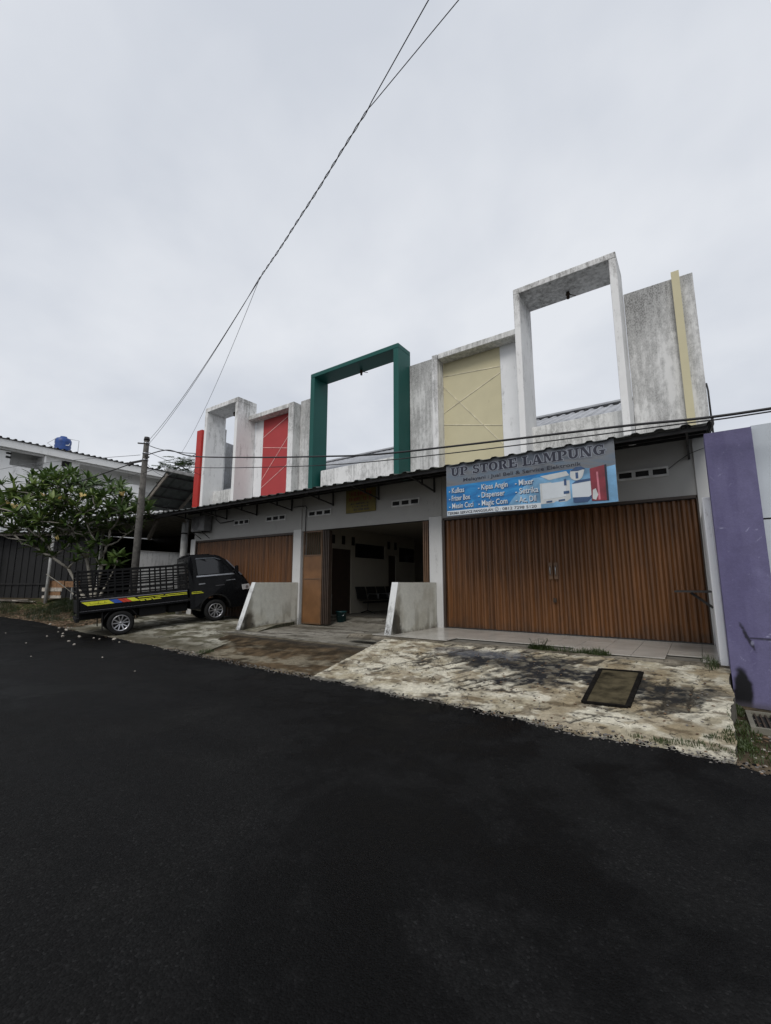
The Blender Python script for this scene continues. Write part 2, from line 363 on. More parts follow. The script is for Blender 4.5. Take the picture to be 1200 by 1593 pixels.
br = lerp3((.038,.028,.017), (.12,.085,.05), ss(.38, .66, n2*.6+n1*.4)); 
br = over(br, (.26,.23,.17), ss(.52, .66, fbm(X*1.0, Y*2.2, 2.6, 5, 21))*ss(1.5, .5, T)*.75)
br = over(br, (.045,.045,.042), ss(1.3, 1.65, T)*.6)
rgb = rgb*(1-mid[..., None])+br*mid[..., None]
rgb = over(rgb, (.03,.027,.02), ss(.3, .5, X)*.7)
rgb = rgb*(.75+.5*n3[..., None])
tag(gridmesh('verge_ground', X, Y, Z, rgb, M['soil']), kind='structure')

# ------------------------------------------------------------------ concrete ramps
def in_poly(X, Y, pts, soft=.03):
    d = np.full(X.shape, 1e9)
    for i in range(len(pts)):
        (x0, y0), (x1, y1) = pts[i], pts[(i+1) % len(pts)]; L = math.hypot(x1-x0, y1-y0)
        d = np.minimum(d, ((x1-x0)*(Y-y0)-(y1-y0)*(X-x0))/L)
    return ss(-soft, soft, d)
def blob(X, Y, cx, cy, rx, ry, ang=0, soft=.5, ns=4, seed=1):
    c, s = math.cos(ang), math.sin(ang); dx = X-cx; dy = Y-cy; u = (dx*c+dy*s)/rx; v = (-dx*s+dy*c)/ry
    d = np.sqrt(u*u+v*v) + (fbm(X, Y, ns, 4, seed)-.5)*1.5
    return ss(1+soft*.3, 1-soft*.7, d)
nu, nv = 330, 170
U, V = np.meshgrid(np.linspace(0, 1, nu), np.linspace(0, 1, nv))
XL = -4.62-.24*V; XR = .09+.12*V+.10*(fbm(V*3, V*0, 2.2, 5, 47)-.5); X = XL+(XR-XL)*U; ye_ = edge(X)-.06; yt = 6.98+.10*U; Y = ye_+(yt-ye_)*V
Z = (Y-4.55)*.142; 
n1 = fbm(X, Y, 1.3, 5, 41); n2 = fbm(X, Y, 4, 5, 42); n3 = fbm(X, Y*1.6, 11, 4, 43); n4 = fbm(X, Y, 26, 3, 44)
Z = np.maximum(Z, .0) + .018*(n1-.5) + .022*(n2-.5) + .014*(n4-.5)
rgb = lerp3((.38,.335,.24), (.60,.56,.45), ss(.38, .60, n2))
rgb = over(rgb, (.24,.18,.10), ss(.55, .64, fbm(X, Y*1.3, 2.3, 5, 51))*.6)
rgb = over(rgb, (.13,.095,.055), ss(.56, .66, fbm(X*.8, Y*1.8, 5.5, 4, 52))*.7)
# worn surface skin: fragments with dark gaps, slanting across the slope
A = R(52); Xa = X*math.cos(A)+Y*math.sin(A); Ya = -X*math.sin(A)+Y*math.cos(A)
frag = ss(.475, .55, fbm(Xa*.8, Ya*3.4, 4.6, 3, 53)); band = ss(5.05, 5.4, Y)*ss(.9, .6, np.abs(X+2.2)/2.8)
k = frag*band*ss(.42, .55, fbm(X, Y, 1.5, 3, 54)); rgb = over(rgb, (.04,.034,.026), k*.92); Z -= .014*k
# tar and soot stains
tar = np.maximum.reduce([blob(X, Y, -2.65, 6.40, .85, .32, -.1, .6, 5, 61), blob(X, Y, -1.85, 6.22, .85, .46, 0, .5, 6, 62), blob(X, Y, -1.9, 5.68, .6, .20, .2, .6, 8, 63)])
rgb = over(rgb, (.016,.016,.018), tar*(.70+.30*ss(.4, .55, n3)))
rgb = over(rgb, (.13,.135,.15), blob(X, Y, -2.9, 6.60, .75, .22, 0, .8, 3, 64)*.6)
rgb = over(rgb, (.018,.018,.018), blob(X, Y, -.42, 5.85, .50, .36, .3, .5, 6, 65)*(.6+.4*ss(.42, .55, n3)))
for cx, cy, rx, ry, sd_ in ((-2.62,4.87,.17,.06,71),(-2.37,5.22,.24,.075,72),(-1.95,5.28,.25,.06,73),(-3.35,5.95,.3,.07,74),(-3.7,6.3,.25,.06,75),(-.35,5.35,.3,.04,76)):
    kk = blob(X, Y, cx, cy, rx, ry, .3, .5, 9, sd_)*ss(.40, .55, fbm(X, Y, 30, 2, sd_)); rgb = over(rgb, (.025,.022,.02), kk*.9)
# dark joint along the top, skid strokes, straight cracks
rgb = over(rgb, (.06,.05,.04), ss(.965, .985, V+.02*(n2-.5))*.85)
for (x0, y0, x1, y1, wd) in ((-3.75,5.75,-3.1,6.75,.022),(-2.55,5.25,-1.95,6.0,.02),(-2.4,5.2,-1.8,5.95,.018),(-3.35,5.55,-2.9,6.2,.02),(-1.16,4.73,-.95,5.0,.014),(-1.55,4.62,-1.16,4.75,.012),(-.42,5.35,-.40,6.35,.012),(-.2,5.4,-.17,6.2,.012),(-.8,5.5,-.1,5.42,.012),(-1.2,4.98,-.65,5.02,.015),(-2.1,6.05,-1.7,6.6,.02)):
    L = math.hypot(x1-x0, y1-y0); dx, dy = (x1-x0)/L, (y1-y0)/L; a = (X-x0)*dx+(Y-y0)*dy; dd = np.abs(-(X-x0)*dy+(Y-y0)*dx+.05*(n3-.5))
    kk = ss(wd*1.5, wd*.5, dd)*ss(-.02, .02, a)*ss(L+.02, L-.02, a); rgb = over(rgb, (.03,.026,.02), kk*.9); Z -= .012*kk
rgb = rgb*(.8+.4*n4[..., None]); rgb = over(rgb, (.10,.095,.085), ss(.075, .02, V+.10*(n3-.5))*.85)
ramp1 = gridmesh('concrete_ramp', X, Y, Z, rgb, M['painted']); tag(ramp1, kind='structure')
def rz(x, y): return max(0, (y-4.55)*.142)
# ramp flanks
def flank(pts, name):
    mb = MB(); n = len(pts); mb.add([p for p in pts]+[(p[0], p[1], -.12) for p in pts], [(i, i+1, n+i+1, n+i) for i in range(n-1)])
    return mb
fl = flank([(X[j, 0], Y[j, 0], Z[j, 0]) for j in range(0, nv, 6)], 'f'); fl2 = flank([(X[j, -1], Y[j, -1], Z[j, -1]) for j in range(nv-1, -1, -6)], 'f')
fl.add(fl2.v, fl2.f); part('ramp_side', fl, plain('ramp_side_concrete', (.10,.09,.07), .95, 0, .4, 14), ramp1)
# inspection lid set in the ramp
lid = MB(); lid.hexa([(-1.11,5.26,.06),(-.72,5.30,.06),(-.69,6.41,.2),(-1.12,6.37,.2),(-1.11,5.26,.116),(-.72,5.30,.121),(-.69,6.41,.276),(-1.12,6.37,.271)])
lo = part('inspection_cover', lid, plain('mossy_concrete_cover', (.060,.050,.030), .95, 0, .75, 6, .9, 30, .08)); tag(lo, 'mossy brown rectangular concrete cover set in the stained ramp', 'manhole cover')
fr = MB(); c4 = [(-1.12,5.25),(-.71,5.29),(-.68,6.42),(-1.13,6.38)]
for i in range(4):
    a, b_ = c4[i], c4[(i+1) % 4]; fr.bar((*a, rz(*a)+.012), (*b_, rz(*b_)+.012), .05, .02)
part('rim', fr, plain('black_joint', (.010,.009,.008), .95, 0, .5, 20, .9, 40, .05), lo)

# middle bay pad and left bay ramp
X, Y = np.meshgrid(np.linspace(-9.3, -4.9, 160), np.linspace(6.62, 10.6, 130)); Y0 = Y.copy()
Y = Y + (1-(Y-6.62)/3.98)*(.10*(fbm(X, X*0, 1.4, 4, 91)-.5))
Z = .205 + .165*ss(8.9, 10.6, Y) + .008*(fbm(X, Y, 3, 4, 92)-.5)
rgb = lerp3((.20,.185,.15), (.33,.31,.265), ss(.3, .7, fbm(X, Y, 1.3, 5, 93))); rgb = over(rgb, (.07,.06,.045), ss(.56, .66, fbm(X*.5, Y*2, 2.2, 5, 94))*.75)
rgb = over(rgb, (.04,.035,.03), blob(X, Y, -7.9, 7.25, .22, .06, .3, .5, 5, 95)*.9); rgb = over(rgb, (.05,.045,.035), ss(7.0, 6.65, Y)*ss(.45, .6, fbm(X, Y, 5, 4, 96))*.7)
pad = gridmesh('forecourt_slab', X, Y, Z, rgb, M['painted']); tag(pad, kind='structure')
part('slab_edge', flank([(X[0, i], Y[0, i], Z[0, i]) for i in range(0, 160, 4)], 'e'), plain('slab_edge_concrete', (.10,.085,.06), .95), pad)
def rz3(x, y): return .045+.1*(np.minimum(y, 7.95)-5.6)+.012*np.clip((x+12.2)/3, -.3, 1)
X0, V = np.meshgrid(np.linspace(0, 1, 230), np.linspace(0, 1, 130))
XR = -7.75-1.62*V**.8; XLf = -15.2+0*V; X = XLf+(XR-XLf)*X0; e0 = edge(X)-.05; Y = e0+(9.2-e0)*V
Z = rz3(X, Y)+.010*(fbm(X, Y, 3, 4, 101)-.5)+.006*(fbm(X, Y, 20, 3, 105)-.5); Z = np.maximum(Z, .02)
rgb = lerp3((.17,.155,.115), (.40,.385,.32), ss(.42, .58, fbm(X*.9, Y*1.3, 2.4, 5, 102))); rgb = over(rgb, (.065,.06,.03), ss(.53, .63, fbm(X*.7, Y*1.6, 3.4, 5, 103))*.8)
rgb = over(rgb, (.08,.07,.045), ss(.28, .10, V)*.75); rgb = over(rgb, (.24,.22,.17), ss(.9, 1, X0)*.4); rgb = rgb*(.8+.4*fbm(X, Y, 24, 3, 104)[..., None])
r3 = gridmesh('parking_ramp', X, Y, Z, rgb, M['painted']); tag(r3, kind='structure')
part('ramp_side', flank([(X[j, -1], Y[j, -1], Z[j, -1]) for j in range(129, -1, -3)], 'e'), plain('mossy_ramp_side', (.075,.075,.045), .95, 0, .5, 12), r3)
# drain gap cover strip beside it
part('gutter', MB().hexa([(-9.15,6.9,-.1),(-9.0,6.9,-.1),(-8.2,5.4,-.1),(-8.4,5.4,-.1),(-9.25,6.9,.05),(-8.95,6.9,.05),(-8.15,5.4,.0),(-8.45,5.4,.0)]), M['dark'], r3)

# porch of bay one: slab with tiles
porch = MB(); porch.hexa([(-5.0,6.98,-.1),(.36,7.02,-.1),(.36,9.1,-.1),(-5.86,9.1,-.1),(-5.0,6.98,.345),(.36,7.02,.345),(.36,9.1,.362),(-5.86,9.1,.362)])
po = part('porch_slab', porch, M['tilejoint']); tag(po, kind='structure')
tm = MB(); tm.box(-.197, -.197, -.006, .197, .197, .006); tme = tm.mesh('tile', M['tile'])
for i in range(15):
    for j in range(5):
        x = .14-.4*i; y = 8.86-.4*j
        if x-.2 < -5.3 + (8.9-y)*0.0 - .35 or (j == 4 and 5 <= i <= 9) or (j == 4 and i == 1): continue
        t_ = put('tile', tme, po, (x, y, .371+random.uniform(-.001, .001)))
lip = MB()
Xl = np.linspace(-5.75, .3, 240); Vl = np.linspace(0, 1, 12); Xg, Vg = np.meshgrid(Xl, Vl)
Yg = 6.86+(Xl[None]*.0)+.30*Vg-.07*(fbm(Xg, Xg*0, 2.5, 4, 111)-.5)*(1-Vg); Zg = .30+.065*ss(0, .35, Vg)-.02*fbm(Xg, Yg, 7, 4, 112)
rg = lerp3((.10,.085,.06), (.26,.23,.18), ss(.35, .65, fbm(Xg, Yg, 4, 5, 113))); rg = over(rg, (.02,.018,.015), ss(.35, .0, Vg)*.8)
tag(gridmesh('porch_step', Xg, Yg, Zg, rg, M['painted']), kind='structure')

# ------------------------------------------------------------------ shop building
D = 8.965
bd = thing('shop_building', 'row of three white shop units with tall open parapet frames in white and green', 'building', (-7, D, 0))
WL = M['white_shaded']
part('wall', B(-14.55, D, 2.80, .375, D+.15, 3.80), WL, bd, 'white band above the shop openings, coloured darker for the awning shade')
part('side_wall', B(.225, D+.152, -.1, .375, 16, 6.2), M['white_top'], bd); part('side_wall', B(-14.7, D+.152, -.1, -14.55, 16, 6.2), M['grey_dirty'], bd)
part('gable_wall', MB().prism([(D+.155, 6.2), (15.8, 6.2), (15.8, 6.35), (9.1, 6.78)], lambda a, b: (-14.69, a, b), lambda a, b: (-14.56, a, b)), M['grey_dirty'], bd, 'blackened grey gable seen through the white frame')
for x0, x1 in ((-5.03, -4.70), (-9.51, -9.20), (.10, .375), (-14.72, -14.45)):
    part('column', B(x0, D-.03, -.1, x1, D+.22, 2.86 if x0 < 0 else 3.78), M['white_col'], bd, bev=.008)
part('column', B(-5.035, D-.028, 2.862, -4.695, D-.002, 3.76), WL, bd); part('column', B(-9.515, D-.028, 2.862, -9.195, D-.002, 3.76), WL, bd)  # column tops in the plaster darkened for awning shade
# upper wall pieces
def frame(name, x0, x1, yf, yb, ztop, th, pw, mat, mid, sill, sx0=None):
    f = part(name, B(x0, yf, 3.80, x0+pw, yb, ztop-th), mat, bd, mid, bev=.012)
    part('frame_post', B(x1-pw, yf, 3.80, x1, yb, ztop-th), mat, f, bev=.012)
    part('frame_beam', B(x0, yf, ztop-th+.001, x1, yb, ztop), mat, f, bev=.012)
    part('frame_sill', B(x0+pw-.06 if sx0 is None else sx0, yb-.33, 3.81, x1-pw, yb-.15, sill), M['coping'] if mat is not M['green'] else M['white_top'], f, bev=.01)
    hk = MB(); hx = (x0+x1)/2; hk.lathe([(0, -.14), (.03, -.14), (.03, -.08), (.045, -.05), (.03, 0)], (hx, (yf+yb)/2+.15, ztop-th), 8); hk.bar((hx, (yf+yb)/2+.15, ztop-th-.04), (hx+.12, (yf+yb)/2+.28, ztop-th-.05), .012)
    part('lamp_holder', hk, M['rust'], f)
    return f
frame('portal_frame', -13.24, -11.47, 8.24, 8.97, 7.19, .15, .13, M['white_frame'], 'weathered white open frame, narrowest', 4.36)
frame('portal_frame', -8.49, -5.53, 8.44, 9.0, 7.17, .12, .15, M['green'], 'dark green open frame, widest', 4.38, -8.24)
frame('portal_frame', -2.585, -.712, 8.2, 8.97, 7.235, .12, .12, M['white_frame'], 'tall peeling white open frame', 4.42)
WT = M['white_top']
def panel(x0, x1, z1, mat, y0=D, y1=D+.15, lb=None, z0=3.802): return part('parapet_panel', B(x0, y0, z0, x1, y1, z1), mat, bd, lb, bev=.006)
panel(-14.55, -13.25, 6.70, WT)
panel(-11.465, -11.08, 6.60, M['white_clean']); panel(-9.77, -9.55, 6.60, M['white_clean'])
rp = panel(-11.078, -9.772, 6.60, M['red'], lb='faded red panel with thin pale lines')
panel(-9.38, -8.50, 6.76, M['mould'], D-.02, D+.148)
panel(-5.52, -4.70, 6.76, M['mould'], D-.02, D+.148, 'grime streaked grey white panel')
panel(-4.64, -3.185, 6.62, M['cream'], lb='cream panel with thin crossing lines'); cp = bd.children[-1]
panel(-3.183, -2.60, 6.62, M['white_clean'])
panel(-.705, .385, 6.80, M['mould'], D-.02, D+.148, 'mould stained white panel at the end')
part('wall_cap', B(-11.465, 8.67, 6.53, -9.62, D+.15, 6.67), M['coping'], bd, bev=.01); part('wall_cap', B(-9.61, 8.67, 3.84, -9.395, D+.15, 6.672), M['white_top'], bd, bev=.01)
part('wall_cap', B(-4.57, 8.67, 6.54, -2.6, D+.15, 6.67), M['coping'], bd, bev=.01); part('wall_cap', B(-4.735, 8.67, 3.84, -4.59, D+.15, 6.672), M['white_top'], bd, bev=.01)
part('stripe', B(.070, D-.12, 3.86, .190, D-.022, 6.87), M['cream'], bd, 'cream vertical strip on the end panel')
part('stripe', B(-14.63, D-.14, 3.86, -14.32, D+.12, 6.85), M['redbar'], bd, 'bright red vertical pier at the far corner', bev=.01)
def lines(par, segs, mat):
    for (x0, z0, x1, z1) in segs:
        part('groove_line', MB().bar((x0, D-.004, z0), (x1, D-.004, z1), .015, .012, up=(0,1,0)), mat, par)
lines(rp, [(-11.06,5.95,-9.79,6.48),(-11.06,5.62,-9.79,5.38),(-11.06,4.55,-9.79,5.9),(-11.06,4.3,-9.79,4.95)], M['groove_red'])
lines(cp, [(-4.60,6.22,-3.19,6.08),(-4.60,5.30,-3.19,5.93)], M['groove'])
lines(cp, [(-4.60,5.98,-3.19,4.30),(-4.60,5.02,-3.19,4.72)], M['groove'])
# rear roofs
def corr(mb, x0, x1, ya, za, yb, zb, pitch=.2, h=.03, th=.004):
    """trapezoid sheet: ribs run along the slope a->b, spaced along x"""
    pr = []; x = x0
    while x < x1-1e-6:
        for dx, dz in ((0, 0), (.55, 0), (.66, 1), (.88, 1), (1., 0)):
            xx = x+dx*pitch
            if xx <= x1+1e-6 and (dx < 1): pr.append((xx, dz*h))
        x += pitch
    pr.append((x1, 0)); n = len(pr)
    vs = [(a, ya, za+b) for a, b in pr]+[(a, yb, zb+b) for a, b in pr]
    fs = [(i, i+1, n+i+1, n+i) for i in range(n-1)]
    vs += [(a, ya, za+b-th) for a, b in pr]+[(a, yb, zb+b-th) for a, b in pr]; fs += [(2*n+i, 3*n+i, 3*n+i+1, 2*n+i+1) for i in range(n-1)]
    fs += [(i, 2*n+i, 2*n+i+1, i+1) for i in range(n-1)]+[(n+i, n+i+1, 3*n+i+1, 3*n+i) for i in range(n-1)]
    return mb.add(vs, fs)
rf = part('roof', corr(MB(), -14.5, .2, 9.16, 4.45, 13.2, 6.22, .25, .04), M['roof'], bd)
part('roof_slope', corr(MB(), -14.5, .2, 13.2, 6.22, 17.8, 4.3, .25, .04), M['roof'], rf); part('ridge', MB().bar((-14.5,13.2,6.27),(.2,13.2,6.27),.3,.05), M['roof'], rf)
# corner trim, right of the wall
part('corner_pipe', MB().tube([(.41, 9.02, 3.7), (.41, 9.02, 4.6), (.40, 9.08, 4.75)], .014, 6), M['steel'], bd)
# vent blocks
def vent(x0, x1, z0=3.185, z1=3.36, y=D):
    v = MB(); n = 3; v.box(x0, y-.03, z0, x1, y-.002, z0+.034); v.box(x0, y-.03, z1-.034, x1, y-.002, z1)
    W = (x1-x0)/n
    for k in range(n+1):
        xx = x0+k*W; w_ = .03; v.box(max(x0, xx-w_), y-.03, z0+.034, min(x1, xx+w_), y-.002, z1-.034)
    f = part('vent_block', v, M['vent'], bd)
    for k in range(n):
        part('vent_opening', B(x0+k*W+.03, y-.012, z0+.034, x0+(k+1)*W-.03, y-.003, z1-.034), M['dark'], f)
        part('vent_louvre', MB().hexa([(x0+k*W+.032,y-.028,z0+.024),(x0+(k+1)*W-.032,y-.028,z0+.024),(x0+(k+1)*W-.032,y-.013,z0+.03),(x0+k*W+.032,y-.013,z0+.03),(x0+k*W+.032,y-.028,z0+.030),(x0+(k+1)*W-.032,y-.028,z0+.030),(x0+(k+1)*W-.032,y-.013,z0+.045),(x0+k*W+.032,y-.013,z0+.045)]), M['vent'], f)
for a in ((-12.32,-11.55),(-10.75,-9.88),(-8.94,-8.08),(-6.08,-5.28),(-1.07,-.27),(-4.0,-3.2)): vent(*a)
# folding doors
def folding(x0, x1, z0, z1, n, lb):
    dr = part('folding_door', B(x0, D+.02, z1-.05, x1, D+.12, z1), M['steel'], bd, lb)
    p = (x1-x0)/n; prof = [(0, .045), (.14, .045), (.40, .0), (.66, .0), (.92, .045), (1., .045)]
    mb = MB(); k = len(prof)
    vs = [(a*p, b, z0) for a, b in prof]+[(a*p, b, z1-.05) for a, b in prof]
    mb.add(vs, [(i, i+1, k+i+1, k+i) for i in range(k-1)]); mb.add([(.985*p, .045, z0), (.985*p, .058, z0), (.985*p, .058, z1-.05), (.985*p, .045, z1-.05)], [(0,1,2,3)])
    me = mb.mesh('slat', M['shutter'])
    for i in range(n): put('slat', me, dr, (x0+p*i, D+.035+random.uniform(-.004, .006), random.uniform(-.004, .004)), (random.uniform(-.0015, .0015), 0, random.uniform(-.035, .035)))
    part('door_rail', B(x0, D+.015, z0-.012, x1, D+.13, z0+.012), M['steel'], dr)
    part('door_jamb', B(x0-.03, D-.012, z0, x0+.02, D+.03, z1), M['door_dark'], dr); part('door_jamb', B(x1-.02, D-.012, z0, x1+.0, D+.03, z1), M['door_dark'], dr)
    part('lintel', B(x0, D-.012, z1-.04, x1, D+.018, z1+.01), M['door_dark'], dr)
    return dr, p
dr, p = folding(-4.66, .098, .385, 2.80, 34, 'brown folding shop door of narrow upright slats')
for s in (-1, 1):
    h = MB(); cx = -2.31+s*.05; h.box(cx-.035, D+.010, 1.42, cx+.035, D+.030, 1.74); part('handle_plate', h, M['gate_frame'], dr)
    g = MB(); g.tube([(cx, D+.01, 1.50), (cx, D-.03, 1.52), (cx, D-.03, 1.65), (cx, D+.01, 1.67)], .009, 6); part('handle', g, M['chrome'], dr)
part('lock', B(-2.34, D-.0, .98, -2.28, D+.03, 1.06), M['rust'], dr)
dr2, p = folding(-14.42, -9.53, .285, 2.78, 34, 'brown folding shop door behind the black truck'); part('lock', B(-12.13, D, 1.4, -12.06, D+.03, 1.5), M['steel'], dr2)
# low partition walls in front of columns
def lowwall(xr, yb, y0, z0, y1):
    """right face xr; base front y0, top front y1"""
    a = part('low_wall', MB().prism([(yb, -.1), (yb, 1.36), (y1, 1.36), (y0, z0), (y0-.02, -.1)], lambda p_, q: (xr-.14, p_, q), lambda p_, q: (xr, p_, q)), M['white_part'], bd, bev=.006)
    e = MB(); t_ = .012; e.hexa([(xr-.143, y0-t_, z0), (xr+.003, y0-t_, z0), (xr+.003, y0+.0, z0), (xr-.143, y0+.0, z0), (xr-.143, y1-t_, 1.363), (xr+.003, y1-t_, 1.363), (xr+.003, y1+.002, 1.363), (xr-.143, y1+.002, 1.363)])
    part('edge_strip', e, M['white_edge'], a)
    Ug, Vg = np.meshgrid(np.linspace(0, 1, 120), np.linspace(0, 1, 90)); Zg = z0-.1+(1.357-z0+.1)*Vg; yf = y0+(y1-y0)*np.clip((Zg-z0)/(1.36-z0), 0, 1)+.006; Yg = yf+(yb-.003-yf)*Ug; sd2 = int(abs(xr)*10)
    rg = np.zeros(Yg.shape+(3,))+np.array((.62,.62,.56)); n_ = fbm(Yg, Zg, 2.2, 5, sd2); rg = over(rg, (.52,.505,.43), ss(.45, .7, n_)*.8)
    rg = over(rg, (.24,.22,.17), ss(.52, .70, fbm(Yg*3, Zg*.5, 3, 5, sd2+3))*ss(1.3, .3, Zg)*.55); rg = over(rg, (.10,.085,.06), ss(z0+.16, z0-.02, Zg+.25*(fbm(Yg, Zg, 9, 4, sd2+5)-.5))*.8)
    rg = over(rg, (.022,.018,.013), blob(Yg, Zg, y0+.20, z0+.17, .20, .34, 0, .8, 6, sd2+7)*.92); rg = over(rg, (.13,.11,.08), blob(Yg, Zg, y0+.3, z0+.45, .10, .45, 0, .9, 7, sd2+9)*.5); rg = over(rg, (.2,.19,.16), ss(.975, .995, Ug)*.5)
    gridmesh('face', xr+.0025+0*Yg, Yg, Zg, rg, painted('low_wall_face_%d' % sd2, .85, .3, .12), a)
    return a
lowwall(-4.86, D-.031, 7.10, .33, 7.38); lowwall(-9.26, D-.031, 7.05, .22, 7.47)
# security gate folded at the middle bay
def gate(x0, x1, y, dep, full=True):
    g = part('gate_leaf', MB().box(x0, y, .24, x0+.03, y+.03, 2.79).box(x1-.03, y, .24, x1, y+.03, 2.79).box(x0+.03, y, .24, x1-.03, y+.03, .28).box(x0+.03, y, 2.75, x1-.03, y+.03, 2.79).box(x0+.03, y, 2.08, x1-.03, y+.03, 2.12).box(x0+.03, y, 1.44, x1-.03, y+.03, 1.47), M['gate_frame'], bd)
    part('gate_panel', B(x0+.03, y+.012, .28, x1-.03, y+.02, 1.44), M['gate'], g); part('gate_panel', B(x0+.03, y+.012, 1.47, x1-.03, y+.02, 2.08), M['gate'], g)
    n = 8
    for i in range(n):
        xx = x0+.03+(x1-x0-.06)*(i+.5)/n; part('gate_bar', MB().tube([(xx, y+.015, 2.12), (xx, y+.015, 2.75)], .009, 6), M['gate_frame'], g)
    return g
gate(-9.14, -8.42, D+.02, 0)
for i in range(4):
    xx = -8.38+.0*i; part('gate_leaf', B(xx-.02+.045*i, D+.03+.02*i, .25, xx+.012+.045*i, D+.22, 2.78), M['door_dark'], bd)
for i in range(3): part('gate_leaf', B(-5.12-.05*i, D+.02, .25, -5.09-.05*i, D+.5, 2.78), M['gate_frame'], bd)
part('gate_rail', B(-9.14, D+.02, 2.79, -5.035, D+.12, 2.82), M['steel'], bd)
# room of the middle bay
XW = -9.40
iw = part('inner_wall', B(XW-.1, 9.3, -.1, XW, 10.5, 3.1), M['room'], bd)
for (a, b, z0, z1) in ((10.5, 11.45, 2.43, 3.1), (11.45, 11.65, -.1, 3.1), (11.65, 13.4, -.1, 2.15), (11.65, 13.4, 2.70, 3.1), (13.4, 13.62, -.1, 3.1), (13.62, 14.12, 2.35, 3.1), (14.12, 14.35, -.1, 3.1), (14.35, 15.5, -.1, 2.1), (14.35, 15.5, 2.72, 3.1)):
    part('inner_wall', B(XW-.1, a, z0, XW, b, z1), M['room'], bd)
part('inner_door', B(XW-.08, 10.5, .37, XW-.04, 11.45, 2.43), M['door_dark'], bd); part('inner_door', B(XW-.08, 13.62, .37, XW-.04, 14.12, 2.35), M['door_dark'], bd)
for a, b, z0, z1 in ((11.65, 13.4, 2.15, 2.70), (14.35, 15.5, 2.1, 2.72)):
    wn = part('inner_window', B(XW-.07, a, z0, XW-.05, b, z1), M['glass'], bd)
    part('window_frame', MB().box(XW-.08, a, z0, XW+.01, b, z0+.04).box(XW-.08, a, z1-.03, XW+.005, b, z1), M['room'], wn)
for k, y in enumerate((10.45, 10.95, 11.45, 13.55, 14.0)): part('vent_opening', B(XW-.002, y, 2.58, XW+.004, y+.17, 2.86), M['dark'], bd)
part('inner_wall', B(-14.5, 17.5, -.1, .2, 17.65, 6.2), M['room'], bd, 'rear wall')
part('inner_wall', B(-5.05, 9.5, -.1, -4.95, 17.5, 3.1), M['room'], bd)
part('ceiling', B(-14.5, 9.2, 3.1, .2, 17.5, 3.2), M['room'], bd)
part('floor', MB().hexa([(-9.5,10.5,.1),(-5,10.5,.1),(-5,17.5,.1),(-9.5,17.5,.1),(-9.5,10.5,.365),(-5,10.5,.365),(-5,17.5,.37),(-9.5,17.5,.37)]), plain('indoor_concrete_floor', (.16,.15,.13), .6), bd)
part('back_door_frame', MB().box(-8.9,17.3,.37,-8.8,17.45,2.5).box(-8.0,17.3,.37,-7.9,17.45,2.5).box(-8.9,17.3,2.5,-7.9,17.45,2.6).box(-8.4,17.32,.37,-8.34,17.43,2.5), M['white_clean'], bd)
part('wall_skirting', B(XW, 9.35, .3, XW+.03, 10.5, 1.0), plain('skirting_paint', (.22,.21,.19), .7), bd)

# ------------------------------------------------------------------ awning (part of the building)
aw = part('awning', MB().bar((-14.9, 7.80, 3.60), (.30, 7.80, 3.60), .04, .05), M['steel'], bd, 'long dark corrugated awning on steel brackets')
part('purlin', MB().bar((-14.9, 8.35, 3.70), (.3, 8.35, 3.70), .04, .05), M['steel'], aw); part('purlin', MB().bar((-14.9, 8.88, 3.79), (.3, 8.88, 3.79), .04, .05), M['steel'], aw)
x = -15.33; i = 0
while x < .3:
    x1 = min(x+.99, .345); dz = .002*(i % 2)+random.uniform(0, .004)
    part('roof_sheet', corr(MB(), x, x1, 7.69+random.uniform(-.015, .012), 3.635+dz, 8.955, 3.845+dz, .33, .032), M['awn_light'] if x1 < -14.6 else M['awning'], aw); x += .985; i += 1  # left end sheets take the pale copy to look lit
part('flashing', MB().bar((.36, 7.68, 3.65), (.36, 8.95, 3.86), .03, .09), M['steel'], aw)
for xb in (-14.2, -12.7, -11.17, -9.60, -7.99, -6.46, -4.86, -3.1, -1.5, .04):
    b_ = MB(); b_.bar((xb, 8.92, 3.42), (xb, 8.92, 3.80), .035); b_.bar((xb, 8.92, 3.45), (xb, 7.80, 3.60), .03); b_.bar((xb, 8.92, 3.80), (xb, 7.80, 3.635), .03); b_.bar((xb, 8.36, 3.50), (xb, 8.36, 3.70), .03)
    part('bracket', b_, M['steel'], aw)
# cables on the wall under the awning
for pts, r in (([(-9.02, 8.93, 3.5), (-8.98, 8.93, 3.45), (-9.02, 8.93, 3.4), (-9.03, 8.93, 2.4)], .012), ([(-9.5, 8.90, 3.52), (-9.03, 8.92, 3.52), (-9.0, 8.93, 3.45)], .012),
        ([(-13.3, 8.9, 3.75), (-13.2, 8.88, 3.45), (-13.0, 8.9, 3.32), (-12.3, 8.93, 3.36)], .014), ([(.05, 8.85, 3.5), (-.1, 8.9, 3.42), (-.27, 8.93, 3.3)], .006), ([(.05,8.85,3.5),(.2,8.9,3.56),(.36,8.9,3.6)], .005)):
    part('wall_cable', MB().tube(pts, r, 5), M['cable'], bd)

